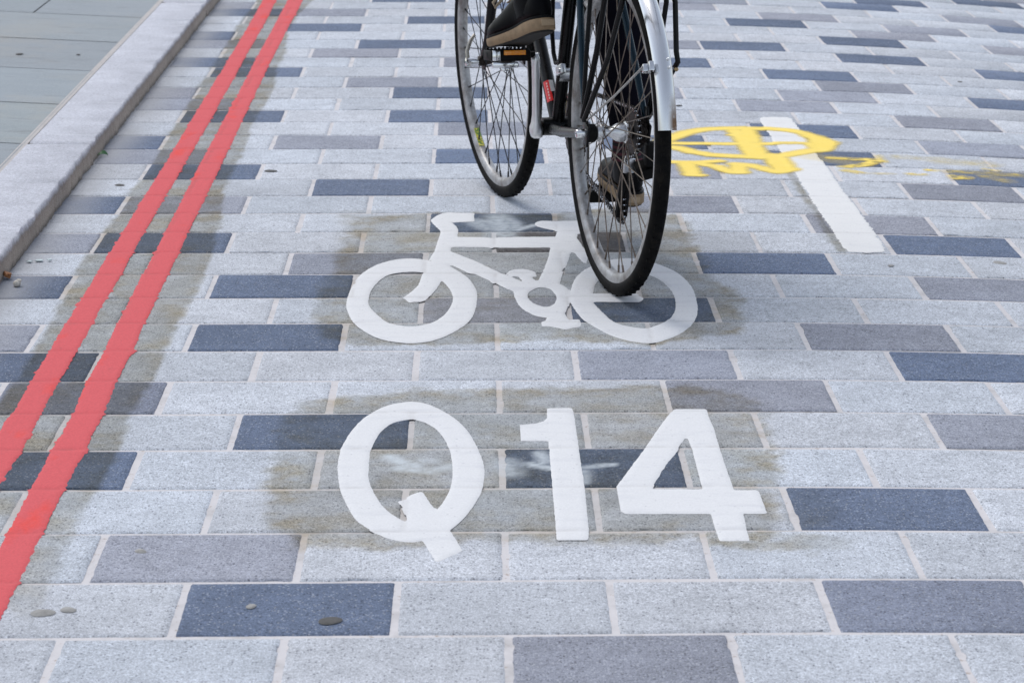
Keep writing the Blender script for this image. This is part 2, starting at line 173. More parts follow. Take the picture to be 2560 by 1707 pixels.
DATA = json.loads(r'''{"wl":[[-0.2649,5.0749],[-0.2627,5.0475],[-0.2595,5.0234],[-0.2559,5.0003],[-0.2523,4.9773],[-0.2483,4.9552],[-0.2431,4.9332],[-0.2366,4.9112],[-0.2289,4.8894],[-0.2197,4.8678],[-0.2093,4.8452],[-0.1974,4.8227],[-0.1836,4.804],[-0.1665,4.7894],[-0.1474,4.7783],[-0.1292,4.7728],[-0.1129,4.7737],[-0.0975,4.7801],[-0.0829,4.7911],[-0.0689,4.8074],[-0.0556,4.8284],[-0.0433,4.852],[-0.0317,4.8783],[-0.0211,4.9072],[-0.0124,4.9365],[-0.0062,4.9635],[-0.0019,4.9908],[0.0014,5.0237],[0.0043,5.0686],[0.0062,5.1197],[0.0069,5.1646],[0.0063,5.1955],[0.0045,5.2193],[0.0015,5.244],[-0.0029,5.2735],[-0.0085,5.304],[-0.0148,5.332],[-0.0218,5.3559],[-0.0296,5.3771],[-0.0374,5.3966],[-0.0441,5.4144],[-0.0507,5.4303],[-0.0595,5.446],[-0.0724,5.4628],[-0.0876,5.4793],[-0.1018,5.4928],[-0.1134,5.5028],[-0.1241,5.5098],[-0.1357,5.513],[-0.1494,5.5122],[-0.164,5.5076],[-0.178,5.4993],[-0.1909,5.4869],[-0.2031,5.4709],[-0.2143,5.4521],[-0.2244,5.4303],[-0.2335,5.4057],[-0.2414,5.3795],[-0.2476,5.3527],[-0.2526,5.3243],[-0.2568,5.2931],[-0.2602,5.2576],[-0.2629,5.2194],[-0.2646,5.1818],[-0.2656,5.1446],[-0.2657,5.1079]],"wli":[[-0.2206,5.1161],[-0.2198,5.0969],[-0.2184,5.0811],[-0.2153,5.0634],[-0.2101,5.0414],[-0.2033,5.0177],[-0.1959,4.9948],[-0.1888,4.9725],[-0.1811,4.951],[-0.1717,4.9334],[-0.1596,4.9202],[-0.1458,4.9108],[-0.1326,4.906],[-0.1205,4.9067],[-0.1091,4.912],[-0.0987,4.9198],[-0.0897,4.9288],[-0.0819,4.9402],[-0.0745,4.9558],[-0.0672,4.9774],[-0.0603,5.0032],[-0.0545,5.0293],[-0.0504,5.0549],[-0.0474,5.0807],[-0.0454,5.1048],[-0.0443,5.1257],[-0.0443,5.1446],[-0.0452,5.1644],[-0.0471,5.1861],[-0.05,5.2087],[-0.0537,5.2314],[-0.058,5.2544],[-0.0631,5.2775],[-0.0698,5.3001],[-0.0787,5.3234],[-0.0891,5.3461],[-0.0996,5.3639],[-0.1097,5.3742],[-0.1199,5.3794],[-0.1297,5.3819],[-0.1388,5.3826],[-0.1474,5.3806],[-0.1564,5.3766],[-0.1662,5.372],[-0.1762,5.3655],[-0.1854,5.3539],[-0.1934,5.3356],[-0.2005,5.3124],[-0.2067,5.287],[-0.212,5.2594],[-0.2163,5.2296],[-0.2194,5.2002],[-0.2208,5.1708],[-0.2211,5.1417]],"wr":[[0.2017,5.165],[0.2006,5.1381],[0.2011,5.1174],[0.2029,5.0936],[0.2061,5.0616],[0.2104,5.0268],[0.2152,4.9956],[0.2196,4.972],[0.2245,4.9518],[0.2318,4.9286],[0.2429,4.8979],[0.2563,4.8645],[0.2696,4.8364],[0.2821,4.8161],[0.2947,4.8007],[0.3073,4.7889],[0.3204,4.7796],[0.3336,4.7738],[0.3465,4.7732],[0.3587,4.7794],[0.3705,4.7908],[0.3822,4.8046],[0.3938,4.8199],[0.4052,4.8376],[0.416,4.8579],[0.4263,4.8813],[0.436,4.9075],[0.4442,4.9344],[0.4505,4.9619],[0.4552,4.9903],[0.459,5.019],[0.4621,5.0471],[0.4642,5.0755],[0.4658,5.1062],[0.4672,5.141],[0.4681,5.1782],[0.4678,5.2146],[0.466,5.2491],[0.4628,5.2826],[0.4585,5.3144],[0.4531,5.3441],[0.4465,5.3718],[0.4383,5.3981],[0.4278,5.4233],[0.4158,5.447],[0.4041,5.4675],[0.3938,5.4844],[0.3839,5.498],[0.3734,5.5079],[0.3618,5.5138],[0.3497,5.5159],[0.3371,5.5146],[0.3235,5.5098],[0.3093,5.5016],[0.2961,5.4908],[0.2845,5.4774],[0.2738,5.4614],[0.2635,5.4437],[0.2535,5.4249],[0.2439,5.4044],[0.2353,5.3811],[0.2279,5.3557],[0.2214,5.3276],[0.2155,5.2946],[0.2099,5.2521],[0.2049,5.2051]],"wri":[[0.2517,5.1832],[0.2497,5.1546],[0.2489,5.1289],[0.2495,5.1055],[0.2515,5.0863],[0.2548,5.0692],[0.2595,5.0471],[0.2658,5.0139],[0.2735,4.976],[0.2822,4.9452],[0.2921,4.926],[0.3031,4.9132],[0.3142,4.9039],[0.3251,4.8958],[0.3361,4.8911],[0.3477,4.893],[0.361,4.9046],[0.3749,4.923],[0.3869,4.9425],[0.3957,4.9609],[0.4024,4.9803],[0.408,5.0015],[0.4127,5.0252],[0.4163,5.0506],[0.4191,5.0764],[0.4211,5.1018],[0.4223,5.1275],[0.4225,5.1534],[0.4215,5.1799],[0.4196,5.2068],[0.4169,5.2325],[0.4135,5.257],[0.4094,5.2802],[0.4044,5.3012],[0.3986,5.3192],[0.3921,5.3348],[0.384,5.3491],[0.3737,5.3634],[0.362,5.3764],[0.3505,5.3847],[0.3402,5.3863],[0.3303,5.3833],[0.3203,5.3781],[0.3097,5.3723],[0.299,5.3643],[0.2891,5.3521],[0.2802,5.3352],[0.2722,5.3142],[0.2653,5.2884],[0.2595,5.2552],[0.2549,5.2176]],"blade":[[0.2458,5.182],[0.3309,5.1821],[0.3454,5.1834],[0.3574,5.1353],[0.3456,5.1074],[0.2426,5.1096]],"bar":[[0.0002,6.0039],[0.001,5.9054],[-0.0526,5.8936],[-0.0409,5.8476],[-0.0375,5.8173],[-0.0386,5.7355],[-0.0526,5.6133],[-0.0531,5.5852],[-0.0596,5.4689],[-0.0703,5.4756],[-0.101,5.4957],[-0.0895,5.592],[-0.0852,5.67],[-0.0787,5.7722],[-0.0794,5.8021],[-0.1032,5.9049],[-0.1027,5.9282],[-0.0911,5.9715],[-0.0766,5.9995],[-0.0652,6.0099]],"toptube":[[-0.0465,5.7355],[0.001,5.7342],[0.0421,5.7271],[0.096,5.7347],[0.1928,5.738],[0.1814,5.6248],[0.1098,5.6224],[0.0507,5.6221],[0.0413,5.6136],[0.0321,5.6263],[-0.0566,5.6288]],"fork":[[-0.0871,5.5235],[-0.0484,5.4628],[-0.0612,5.39],[-0.0691,5.3001],[-0.0797,5.2252],[-0.0918,5.1643],[-0.1038,5.1165],[-0.1092,5.1047],[-0.1235,5.1094],[-0.1347,5.1017],[-0.1493,5.1431],[-0.1314,5.2036],[-0.1196,5.256],[-0.1122,5.3639],[-0.1097,5.4293]],"downtube":[[-0.0704,5.6132],[-0.0531,5.5852],[0.0009,5.4927],[0.0604,5.3672],[0.0736,5.3511],[0.1037,5.2906],[0.1206,5.2562],[0.1014,5.1643],[0.0857,5.1703],[0.0832,5.2006],[0.0463,5.2716],[0.0425,5.2622],[0.0318,5.303],[0.0024,5.3605],[-0.0087,5.3637],[-0.0596,5.4689],[-0.0752,5.5025]],"seattube":[[0.1944,5.7884],[0.244,5.7885],[0.2373,5.7002],[0.2202,5.5792],[0.2043,5.4364],[0.1948,5.3773],[0.1837,5.2657],[0.179,5.2131],[0.1341,5.213],[0.1409,5.3097],[0.1578,5.4429],[0.1678,5.5307],[0.1744,5.6247],[0.1896,5.7365]],"saddle":[[0.1444,5.8714],[0.1473,5.8945],[0.1576,5.914],[0.1966,5.9102],[0.2466,5.9167],[0.258,5.895],[0.253,5.7737],[0.2431,5.7662],[0.1976,5.7884],[0.187,5.8071],[0.1511,5.8485]],"seatstay":[[0.2277,5.7366],[0.2398,5.722],[0.2456,5.6713],[0.2595,5.5585],[0.2489,5.4565],[0.241,5.4833],[0.2275,5.5688],[0.2171,5.5792],[0.2126,5.6712]],"ring":[[0.0845,5.1885],[0.0855,5.1587],[0.0881,5.124],[0.0915,5.0929],[0.0958,5.0687],[0.101,5.0479],[0.1073,5.0292],[0.115,5.0112],[0.1238,4.9952],[0.1327,4.9838],[0.1419,4.9775],[0.1513,4.9757],[0.1604,4.9782],[0.1693,4.9855],[0.1779,4.9972],[0.1851,5.0122],[0.1906,5.0297],[0.1947,5.0506],[0.1979,5.0756],[0.2003,5.108],[0.2018,5.1447],[0.2023,5.1766],[0.202,5.1991],[0.2008,5.2163],[0.1985,5.2316],[0.1952,5.2456],[0.1907,5.2575],[0.1852,5.2688],[0.1787,5.2809],[0.1711,5.2923],[0.1627,5.3002],[0.1533,5.3035],[0.1432,5.3032],[0.1333,5.3002],[0.1237,5.2941],[0.1143,5.2852],[0.1063,5.2749],[0.1001,5.2638],[0.0951,5.2513],[0.0911,5.2375],[0.0877,5.2238],[0.0853,5.2088]],"ringi":[[0.1126,5.1643],[0.1134,5.1468],[0.1161,5.128],[0.1203,5.1107],[0.1266,5.0943],[0.1345,5.0794],[0.142,5.0697],[0.1486,5.0664],[0.1549,5.0684],[0.1605,5.0755],[0.1655,5.0898],[0.1699,5.1094],[0.1727,5.1285],[0.1737,5.1449],[0.173,5.1607],[0.1714,5.1765],[0.1688,5.1941],[0.1652,5.2117],[0.1606,5.2253],[0.1546,5.2338],[0.1475,5.2381],[0.1405,5.2376],[0.1335,5.231],[0.1266,5.2196],[0.121,5.2068],[0.1167,5.1939],[0.1137,5.1798]],"pedaltop":[[0.0701,5.364],[0.0771,5.39],[0.0908,5.4064],[0.1059,5.411],[0.1207,5.3999],[0.1353,5.3836],[0.1363,5.3352],[0.1252,5.3351],[0.1359,5.2876],[0.1206,5.2562],[0.1066,5.2875],[0.0971,5.3351],[0.0809,5.3382]],"pedalbot":[[0.1695,5.047],[0.1856,5.024],[0.193,4.959],[0.2139,4.9619],[0.2163,4.9368],[0.2142,4.9011],[0.2003,4.8956],[0.1834,4.8809],[0.17,4.8901],[0.1541,4.9037],[0.1364,4.9065],[0.136,4.945],[0.1443,4.9478],[0.1512,4.9955]],"Qo":[[-0.2251,3.9663],[-0.2265,3.9957],[-0.227,4.0221],[-0.2269,4.045],[-0.2266,4.0616],[-0.2258,4.0745],[-0.2242,4.0913],[-0.2214,4.1167],[-0.2178,4.1464],[-0.2137,4.1747],[-0.2092,4.2],[-0.2042,4.2238],[-0.1991,4.2446],[-0.1946,4.2604],[-0.19,4.273],[-0.1841,4.2867],[-0.1763,4.3041],[-0.1671,4.3226],[-0.1569,4.3383],[-0.1454,4.35],[-0.1329,4.3586],[-0.121,4.3637],[-0.1105,4.365],[-0.1005,4.3626],[-0.0902,4.3558],[-0.079,4.3434],[-0.0675,4.3266],[-0.0566,4.3081],[-0.0464,4.2881],[-0.0368,4.2665],[-0.0284,4.2446],[-0.0215,4.2236],[-0.0157,4.2024],[-0.0103,4.1787],[-0.0048,4.1509],[0.0003,4.1208],[0.0049,4.0912],[0.009,4.0624],[0.0125,4.0341],[0.015,4.007],[0.0165,3.9819],[0.0171,3.958],[0.017,3.9331],[0.0161,3.9055],[0.0145,3.877],[0.0123,3.8513],[0.0097,3.8307],[0.0065,3.8126],[0.0024,3.7928],[-0.0026,3.7687],[-0.0084,3.7431],[-0.0145,3.7195],[-0.0211,3.6992],[-0.028,3.6808],[-0.0352,3.6647],[-0.0425,3.6513],[-0.0501,3.6402],[-0.0587,3.63],[-0.0691,3.6193],[-0.0805,3.6096],[-0.0912,3.6036],[-0.1003,3.6032],[-0.1088,3.6066],[-0.1171,3.6114],[-0.1254,3.6173],[-0.1336,3.6248],[-0.1415,3.6333],[-0.1491,3.6425],[-0.1563,3.6528],[-0.1635,3.6649],[-0.1706,3.6787],[-0.1777,3.6943],[-0.1845,3.7133],[-0.1911,3.7379],[-0.1974,3.7661],[-0.2031,3.7932],[-0.208,3.8158],[-0.2121,3.8371],[-0.2158,3.8621],[-0.2194,3.895],[-0.2227,3.9319]],"Qi":[[-0.1731,3.9406],[-0.1739,3.9732],[-0.1744,4.0117],[-0.1745,4.045],[-0.1742,4.066],[-0.1736,4.0812],[-0.172,4.0991],[-0.1693,4.1246],[-0.1656,4.1531],[-0.161,4.1788],[-0.1552,4.1999],[-0.1486,4.2179],[-0.1414,4.2321],[-0.1337,4.2413],[-0.1255,4.2464],[-0.1181,4.2496],[-0.1123,4.2522],[-0.1073,4.2528],[-0.1013,4.2496],[-0.0932,4.2415],[-0.084,4.2296],[-0.0757,4.2155],[-0.0688,4.2004],[-0.0628,4.1832],[-0.0572,4.1626],[-0.0516,4.1378],[-0.0465,4.1098],[-0.0423,4.0795],[-0.0392,4.0459],[-0.0371,4.0102],[-0.0357,3.9772],[-0.0351,3.9483],[-0.0353,3.9218],[-0.0362,3.8972],[-0.0375,3.8749],[-0.0395,3.8544],[-0.0421,3.834],[-0.0457,3.8126],[-0.05,3.7914],[-0.0544,3.7727],[-0.0584,3.7576],[-0.0626,3.7448],[-0.0676,3.7328],[-0.0742,3.7201],[-0.0816,3.7083],[-0.0881,3.7001],[-0.0928,3.6965],[-0.0967,3.6966],[-0.1018,3.7002],[-0.1094,3.7085],[-0.1181,3.7205],[-0.126,3.7329],[-0.132,3.744],[-0.1371,3.7556],[-0.1421,3.7695],[-0.1473,3.7871],[-0.1524,3.8071],[-0.1571,3.8273],[-0.1613,3.8472],[-0.1651,3.8673],[-0.1682,3.8868],[-0.1704,3.9034],[-0.1719,3.9193]],"Qt":[[-0.087,3.8485],[-0.0815,3.8444],[-0.0685,3.7867],[-0.0595,3.7565],[-0.0351,3.6525],[-0.0176,3.5687],[-0.0191,3.5627],[-0.053,3.5179],[-0.0565,3.5174],[-0.0768,3.6063],[-0.104,3.7039],[-0.1129,3.7599],[-0.1204,3.797],[-0.1121,3.8089],[-0.0987,3.8347]],"one":[[0.1305,4.3232],[0.1749,4.3232],[0.1772,4.2982],[0.1773,4.216],[0.1779,4.0548],[0.1787,3.871],[0.1772,3.7464],[0.1764,3.663],[0.1735,3.6162],[0.1712,3.6129],[0.1266,3.613],[0.1252,3.6206],[0.1258,3.6761],[0.1264,3.8855],[0.1267,4.0757],[0.1272,4.1222],[0.0762,4.1233],[0.0735,4.133],[0.0738,4.2172],[0.1077,4.2272],[0.1226,4.2412],[0.1288,4.261]],"four":[[0.3548,4.3136],[0.3608,4.3171],[0.4142,4.3171],[0.416,4.3095],[0.4148,4.2778],[0.4179,4.1879],[0.4168,4.0909],[0.4174,3.9529],[0.4186,3.8551],[0.4553,3.8552],[0.4581,3.8467],[0.4591,3.7375],[0.4215,3.7365],[0.4188,3.662],[0.4192,3.6194],[0.4167,3.6089],[0.3735,3.609],[0.3715,3.6174],[0.3708,3.6621],[0.3704,3.7358],[0.2367,3.7361],[0.2302,3.7482],[0.2277,3.7685],[0.2277,3.866],[0.2895,4.0806],[0.3321,4.2381],[0.3514,4.3009]],"fouri":[[0.3671,4.1524],[0.348,4.091],[0.3456,4.07],[0.3121,3.963],[0.2974,3.9042],[0.2877,3.8611],[0.3683,3.8599],[0.3681,3.9088],[0.3697,4.0699]],"stripe":[[0.8377,7.3651],[0.8729,7.3934],[0.9428,7.4007],[0.9397,7.3175],[0.9421,7.2235],[0.9382,7.1179],[0.9375,7.0409],[0.9457,7.0402],[0.9416,6.882],[0.9485,6.7531],[0.949,6.5268],[0.945,6.2582],[0.9445,6.0791],[0.9429,5.9259],[0.9493,5.831],[0.9473,5.7513],[0.9492,5.6665],[0.9368,5.6196],[0.9158,5.5919],[0.8882,5.5845],[0.8601,5.5966],[0.852,5.6561],[0.8448,5.7247],[0.8487,5.8523],[0.852,5.9659],[0.8448,6.0852],[0.8473,6.3022],[0.849,6.4945],[0.8502,6.6773],[0.8528,6.8484],[0.8494,7.0272],[0.8476,7.12],[0.847,7.2639]],"r1L":[[-0.8456,10.0999],[-0.839,9.7419],[-0.8368,9.4256],[-0.8345,9.1797],[-0.8336,8.8331],[-0.8331,8.5856],[-0.8304,8.2385],[-0.834,8.0615],[-0.8297,7.8156],[-0.8305,7.6591],[-0.8214,6.6186],[-0.8243,6.2129],[-0.8213,5.8358],[-0.8231,5.5899],[-0.8267,5.5456],[-0.8192,5.1363],[-0.8244,5.111],[-0.8198,4.917],[-0.8249,4.8937],[-0.8207,4.6825],[-0.8196,4.4876],[-0.815,4.2802],[-0.8232,4.2622],[-0.8199,4.1065],[-0.812,3.9858],[-0.8133,3.8333]],"r1R":[[-0.7897,10.0602],[-0.7908,9.8597],[-0.7833,9.6669],[-0.7809,9.3909],[-0.7796,9.0291],[-0.7829,8.6932],[-0.7799,8.4096],[-0.7751,8.0758],[-0.7738,7.8417],[-0.7763,7.66],[-0.7689,7.4978],[-0.7714,6.6192],[-0.7714,6.1952],[-0.7735,5.8362],[-0.7722,5.5903],[-0.7658,5.3476],[-0.769,5.2008],[-0.7702,5.1113],[-0.766,4.9173],[-0.7667,4.8824],[-0.7663,4.672],[-0.7686,4.4779],[-0.7647,4.2623],[-0.7618,4.0407],[-0.7634,3.9544],[-0.7653,3.848]],"r2L":[[-0.7464,10.1023],[-0.7437,9.8021],[-0.7418,9.4458],[-0.7383,9.0633],[-0.7402,8.7718],[-0.7392,8.4393],[-0.7341,8.1304],[-0.7355,7.9578],[-0.7313,7.7302],[-0.7342,7.4983],[-0.7337,7.0559],[-0.7329,6.6196],[-0.731,6.4592],[-0.726,6.0196],[-0.7257,5.8228],[-0.7209,5.5463],[-0.7233,5.3478],[-0.7203,5.099],[-0.7192,4.8942],[-0.7126,4.7043],[-0.7134,4.651],[-0.7187,4.483],[-0.7038,4.2804],[-0.7072,4.2357],[-0.7063,4.166],[-0.7146,4.1319],[-0.7109,4.0408],[-0.712,3.9312],[-0.713,3.8333],[-0.7144,3.6236],[-0.7141,3.5329]],"r2R":[[-0.6859,10.1038],[-0.6822,9.7072],[-0.6875,9.4651],[-0.6851,9.0979],[-0.6864,8.8043],[-0.6862,8.4549],[-0.683,8.1448],[-0.682,7.8558],[-0.6796,7.6614],[-0.6761,7.6859],[-0.6741,6.9878],[-0.6731,6.5998],[-0.6702,6.2326],[-0.6731,5.8257],[-0.6671,5.5614],[-0.6682,5.3481],[-0.6646,5.1118],[-0.6657,4.9177],[-0.6641,4.8713],[-0.6568,4.683],[-0.6595,4.6407],[-0.6634,4.4881],[-0.6553,4.3914],[-0.6502,4.2625],[-0.6552,4.1575],[-0.6503,4.0408],[-0.6578,3.9938],[-0.6553,3.8333],[-0.6587,3.8041],[-0.6597,3.7118],[-0.6552,3.6236],[-0.6585,3.5842],[-0.6562,3.422],[-0.6571,3.2894],[-0.658,3.1659]],"s1":[[-0.8733,10.5212],[-0.867,9.8616],[-0.8778,9.6472],[-0.8787,9.3206],[-0.8709,9.0149],[-0.8719,8.7857],[-0.8719,8.5583],[-0.875,8.3595],[-0.8702,8.1443],[-0.8745,7.9393],[-0.8675,7.6988],[-0.8682,7.2639],[-0.8575,6.6562],[-0.8608,6.4138],[-0.8702,6.2276],[-0.8596,6.0091],[-0.8707,5.7738],[-0.8732,5.5636],[-0.8711,5.3335],[-0.8516,4.9042],[-0.8501,4.6923],[-0.8484,4.4779],[-0.8521,4.3645],[-0.8504,4.1298],[-0.7887,3.5272],[-0.6093,3.2676],[-0.61,3.442],[-0.6129,3.7129],[-0.6051,3.8471],[-0.5984,4.066],[-0.6079,4.2915],[-0.5934,4.5085],[-0.5996,4.7168],[-0.5972,4.9407],[-0.5892,5.1361],[-0.5866,5.3465],[-0.5918,5.59],[-0.6051,5.789],[-0.5995,5.8376],[-0.633,6.2653],[-0.6364,6.4969],[-0.6319,6.7396],[-0.6453,7.2669],[-0.6402,7.5179],[-0.6337,7.6798],[-0.6305,7.9433],[-0.6519,8.2587],[-0.651,8.7033],[-0.6829,9.2277],[-0.675,9.6752],[-0.6431,10.1288]],"s2":[[-0.286,5.927],[-0.3096,5.4867],[-0.3192,5.2789],[-0.3272,5.0119],[-0.3052,4.8363],[-0.2545,4.7693],[-0.0755,4.763],[0.061,4.7864],[0.1814,4.8033],[0.3504,4.76],[0.5221,4.8558],[0.5632,5.1276],[0.5217,5.3232],[0.5094,5.6232],[0.5064,5.9571],[0.3784,6.1101],[0.2023,5.9951],[-0.094,6.0141],[-0.2819,5.952]],"s3":[[-0.3205,4.3721],[-0.2405,4.3903],[-0.18,4.4026],[-0.1299,4.431],[-0.0926,4.446],[0.0446,4.4398],[0.0996,4.4485],[0.2376,4.4585],[0.3419,4.471],[0.4105,4.4647],[0.4696,4.4337],[0.52,4.3609],[0.513,4.2089],[0.511,4.0245],[0.4735,3.8066],[0.4662,3.6182],[0.4105,3.5758],[0.3493,3.5844],[0.3346,3.6442],[0.2802,3.6032],[0.1951,3.6001],[0.1101,3.5936],[0.0255,3.6108],[-0.017,3.6194],[-0.0422,3.5856],[-0.0868,3.5673],[-0.1708,3.5692],[-0.2698,3.5861],[-0.3124,3.6632],[-0.3442,4.1529]],"s3b":[[0.439,3.6033],[0.4746,3.6434],[0.5396,3.6308],[0.5735,3.6048],[0.5644,3.5719],[0.501,3.5549],[0.4648,3.5611],[0.4354,3.5706]],"s3c":[[0.5056,3.8637],[0.5587,3.8571],[0.5614,3.791],[0.538,3.6849],[0.5029,3.6742]],"s4":[[0.8282,6.558],[0.829,6.4537],[0.8289,6.2326],[0.8344,6.0361],[0.8287,5.7934],[0.8284,5.6038],[0.8508,5.5972],[0.8644,5.6781],[0.846,5.861],[0.8419,6.1915],[0.8428,6.5479]],"s5":[[-0.3244,6.0393],[-0.229,6.0399],[-0.2326,5.8066],[-0.2475,5.5897],[-0.2929,5.4202]],"spray":[[0.026,1,[[0.512,6.9275],[0.5394,6.9971],[0.5632,7.0425],[0.6134,7.1291],[0.6636,7.1786],[0.7234,7.1995],[0.7824,7.2095],[0.8397,7.2029],[0.8963,7.1904],[0.9385,7.157],[0.9751,7.0848],[1.0066,7.0137],[0.9705,6.8967],[0.9226,6.8534],[0.8479,6.7842],[0.7787,6.7532],[0.7145,6.7649],[0.6501,6.7776],[0.5991,6.8221],[0.5663,6.8807],[0.5316,6.8914],[0.512,6.9275]]],[0.02,1,[[0.5402,6.9472],[0.5987,6.9501],[0.7332,6.9515],[0.7788,6.9585],[0.8425,6.9656]]],[0.018,0.8,[[0.8592,6.9738],[0.9455,6.9792]]],[0.03,1,[[0.7503,7.1665],[0.7588,7.07],[0.7597,6.969],[0.7619,6.883],[0.763,6.7693]]],[0.03,1,[[0.7883,7.177],[0.7865,7.0729],[0.7852,6.9966]]],[0.03,1,[[0.7476,7.0946],[0.7911,7.0734]]],[0.03,1,[[0.782,6.9464],[0.7835,6.8368],[0.7813,6.777]]],[0.028,1,[[0.9535,7.0944],[0.9993,6.9937]]],[0.03,1,[[0.97,7.0458],[0.9676,6.9084]]],[0.03,1,[[0.9484,6.9672],[0.962,6.8832]]],[0.02,1,[[0.5198,6.6717],[0.5969,6.6672],[0.6594,6.6906]]],[0.03,1,[[0.5693,6.6452],[0.5723,6.5776],[0.5722,6.5002]]],[0.02,1,[[0.5675,6.4945],[0.5923,6.4902]]],[0.022,1,[[0.6021,6.6526],[0.646,6.6155],[0.6647,6.5663],[0.6828,6.5343],[0.7084,6.5363]]],[0.03,1,[[0.7151,6.6433],[0.704,6.5972],[0.7004,6.5412]]],[0.024,1,[[0.7027,6.648],[0.7442,6.6345],[0.7768,6.5812],[0.8031,6.5504],[0.843,6.5825]]],[0.03,1,[[0.8118,6.7566],[0.8133,6.6755],[0.8178,6.5853]]],[0.03,1,[[0.8304,6.7469],[0.8335,6.6095]]],[0.03,1,[[0.8093,6.7917],[0.8427,6.7777]]],[0.018,0.75,[[0.9768,6.7687],[1.0479,6.7611],[1.0996,6.7637]]],[0.018,0.85,[[1.0966,6.7445],[1.0603,6.6891],[1.0137,6.6537]]],[0.015,0.5,[[0.9899,6.6477],[1.0078,6.6443]]],[0.018,0.5,[[0.9937,6.5943],[1.0195,6.5686]]],[0.012,0.3,[[1.0293,6.5583],[1.1096,6.5657]]],[0.014,0.7,[[1.2213,6.6402],[1.2357,6.6371]]],[0.016,0.5,[[1.1577,6.5684],[1.1895,6.5686]]],[0.012,0.45,[[1.1144,6.8292],[1.1151,6.7293]]],[0.02,0.8,[[1.2983,6.5557],[1.3007,6.5504]]],[0.015,0.6,[[1.2733,6.5679],[1.276,6.5335]]],[0.04,0.16,[[1.1733,6.8151],[1.2883,6.8016]]],[0.05,0.2,[[1.2836,6.7756],[1.3986,6.7654]]],[0.012,0.4,[[1.3834,6.6882],[1.4123,6.6712]]],[0.03,0.35,[[1.28,6.6285],[1.371,6.6252],[1.484,6.6178]]],[0.03,0.3,[[1.3636,6.588],[1.4084,6.5287]]],[0.06,0.18,[[0.9334,6.775],[1.0414,6.7167]]]],"scuff":[[0.03,0.45,[[0.0092,5.9171],[0.0336,5.9095],[0.0577,5.871],[0.0657,5.8634]]],[0.03,0.4,[[0.0043,5.8938],[0.0252,5.8403],[0.0491,5.8102]]],[0.04,0.5,[[0.0586,5.9644],[0.066,5.8941],[0.0651,5.8103],[0.0709,5.7581]]],[0.02,0.45,[[0.0829,5.9409],[0.0986,5.8943],[0.0992,5.8331]]],[0.014,0.6,[[0.1021,5.8142],[0.1236,5.8446],[0.1452,5.8714]]],[0.02,0.6,[[-0.141,4.0335],[-0.1231,4.0071],[-0.1,3.9847]]],[0.02,0.55,[[-0.1221,3.9699],[-0.0882,3.9588]]],[0.02,0.45,[[-0.0713,3.9551],[-0.0392,3.9846]]],[0.02,0.4,[[-0.0859,4.0146],[-0.0723,4.0108]]],[0.014,0.7,[[0.0931,3.9936],[0.105,3.9835],[0.126,3.971]]],[0.016,0.55,[[0.1114,4.0549],[0.1177,4.0037]]],[0.03,0.4,[[0.0535,4.0038],[0.0603,3.9439]]],[0.01,0.75,[[0.2103,3.9884],[0.2318,3.9908]]],[0.012,0.4,[[0.1777,3.9734],[0.2101,3.9833]]],[0.014,0.4,[[0.1814,3.9535],[0.1789,3.895]]]],"gum":[[-1.4481,8.5028],[-0.5354,6.5359],[-0.9057,6.3437],[-1.2872,7.4814],[-1.3841,8.7249],[-0.5821,7.9308],[1.1884,5.5343],[0.9314,5.4711],[0.6233,7.5893],[1.6096,8.2649],[-0.6016,3.3111],[-0.568,3.3223],[-0.1994,3.2793],[-0.3135,3.3347],[-0.4977,3.5653]],"leaf":[[-1.0079,6.7364]],"pebble":[[-0.9754,5.2459]],"scrap":[[-1.0088,5.3151]],"glint":[[-0.9677,5.4822]]}''')

# ---------------------------------------------------------------- ground shape
CA, CX = 0.02306, 0.3948                       # camber of the carriageway
def crown(x): d = np.maximum(np.asarray(x, float) - CX, 0); return -CA * d * d
ROW0, ROWH, SKEW = 3.2266, 0.21399, 0.01424
PITCH, OFF = .304, (.1945, .0465)         # 300 x 210 mm setts laid in half bond
KX, KBX, KH = -1.02, -1.19, .055          # kerb face, kerb back, kerb upstand

def vnoise(x, y, s, seed=0):
    x = np.asarray(x) * s; y = np.asarray(y) * s
    xi = np.floor(x).astype(int); yi = np.floor(y).astype(int); fx = x - xi; fy = y - yi
    h = lambda a, b: (np.sin(a * 127.1 + b * 311.7 + seed * 74.7) * 43758.5453) % 1
    fx = fx * fx * (3 - 2 * fx); fy = fy * fy * (3 - 2 * fy)
    return (h(xi, yi) * (1 - fx) + h(xi + 1, yi) * fx) * (1 - fy) + (h(xi, yi + 1) * (1 - fx) + h(xi + 1, yi + 1) * fx) * fy
def sstep(a, b, x): t = np.clip((x - a) / (b - a), 0, 1); return t * t * (3 - 2 * t)
def segdist(px, py, poly, closed=True):
    P = np.array(poly, float); Q = np.roll(P, -1, 0) if closed else P[1:]; P = P if closed else P[:-1]
    best = np.full(px.shape, 1e9)
    for (ax, ay), (bx, by) in zip(P, Q):
        dx, dy = bx - ax, by - ay; L = dx * dx + dy * dy + 1e-12
        t = np.clip(((px - ax) * dx + (py - ay) * dy) / L, 0, 1)
        best = np.minimum(best, (px - ax - t * dx) ** 2 + (py - ay - t * dy) ** 2)
    return np.sqrt(best)
def inside(px, py, poly):
    P = np.array(poly, float); r = np.zeros(px.shape, bool)
    for (ax, ay), (bx, by) in zip(P, np.roll(P, -1, 0)):
        c = (ay > py) != (by > py)
        with np.errstate(divide='ignore', invalid='ignore'):
            r ^= c & (px < (bx - ax) * (py - ay) / (by - ay + 1e-15) + ax)
    return r
def sdf(px, py, poly):                     # positive inside
    d = segdist(px, py, poly); return np.where(inside(px, py, poly), d, -d)
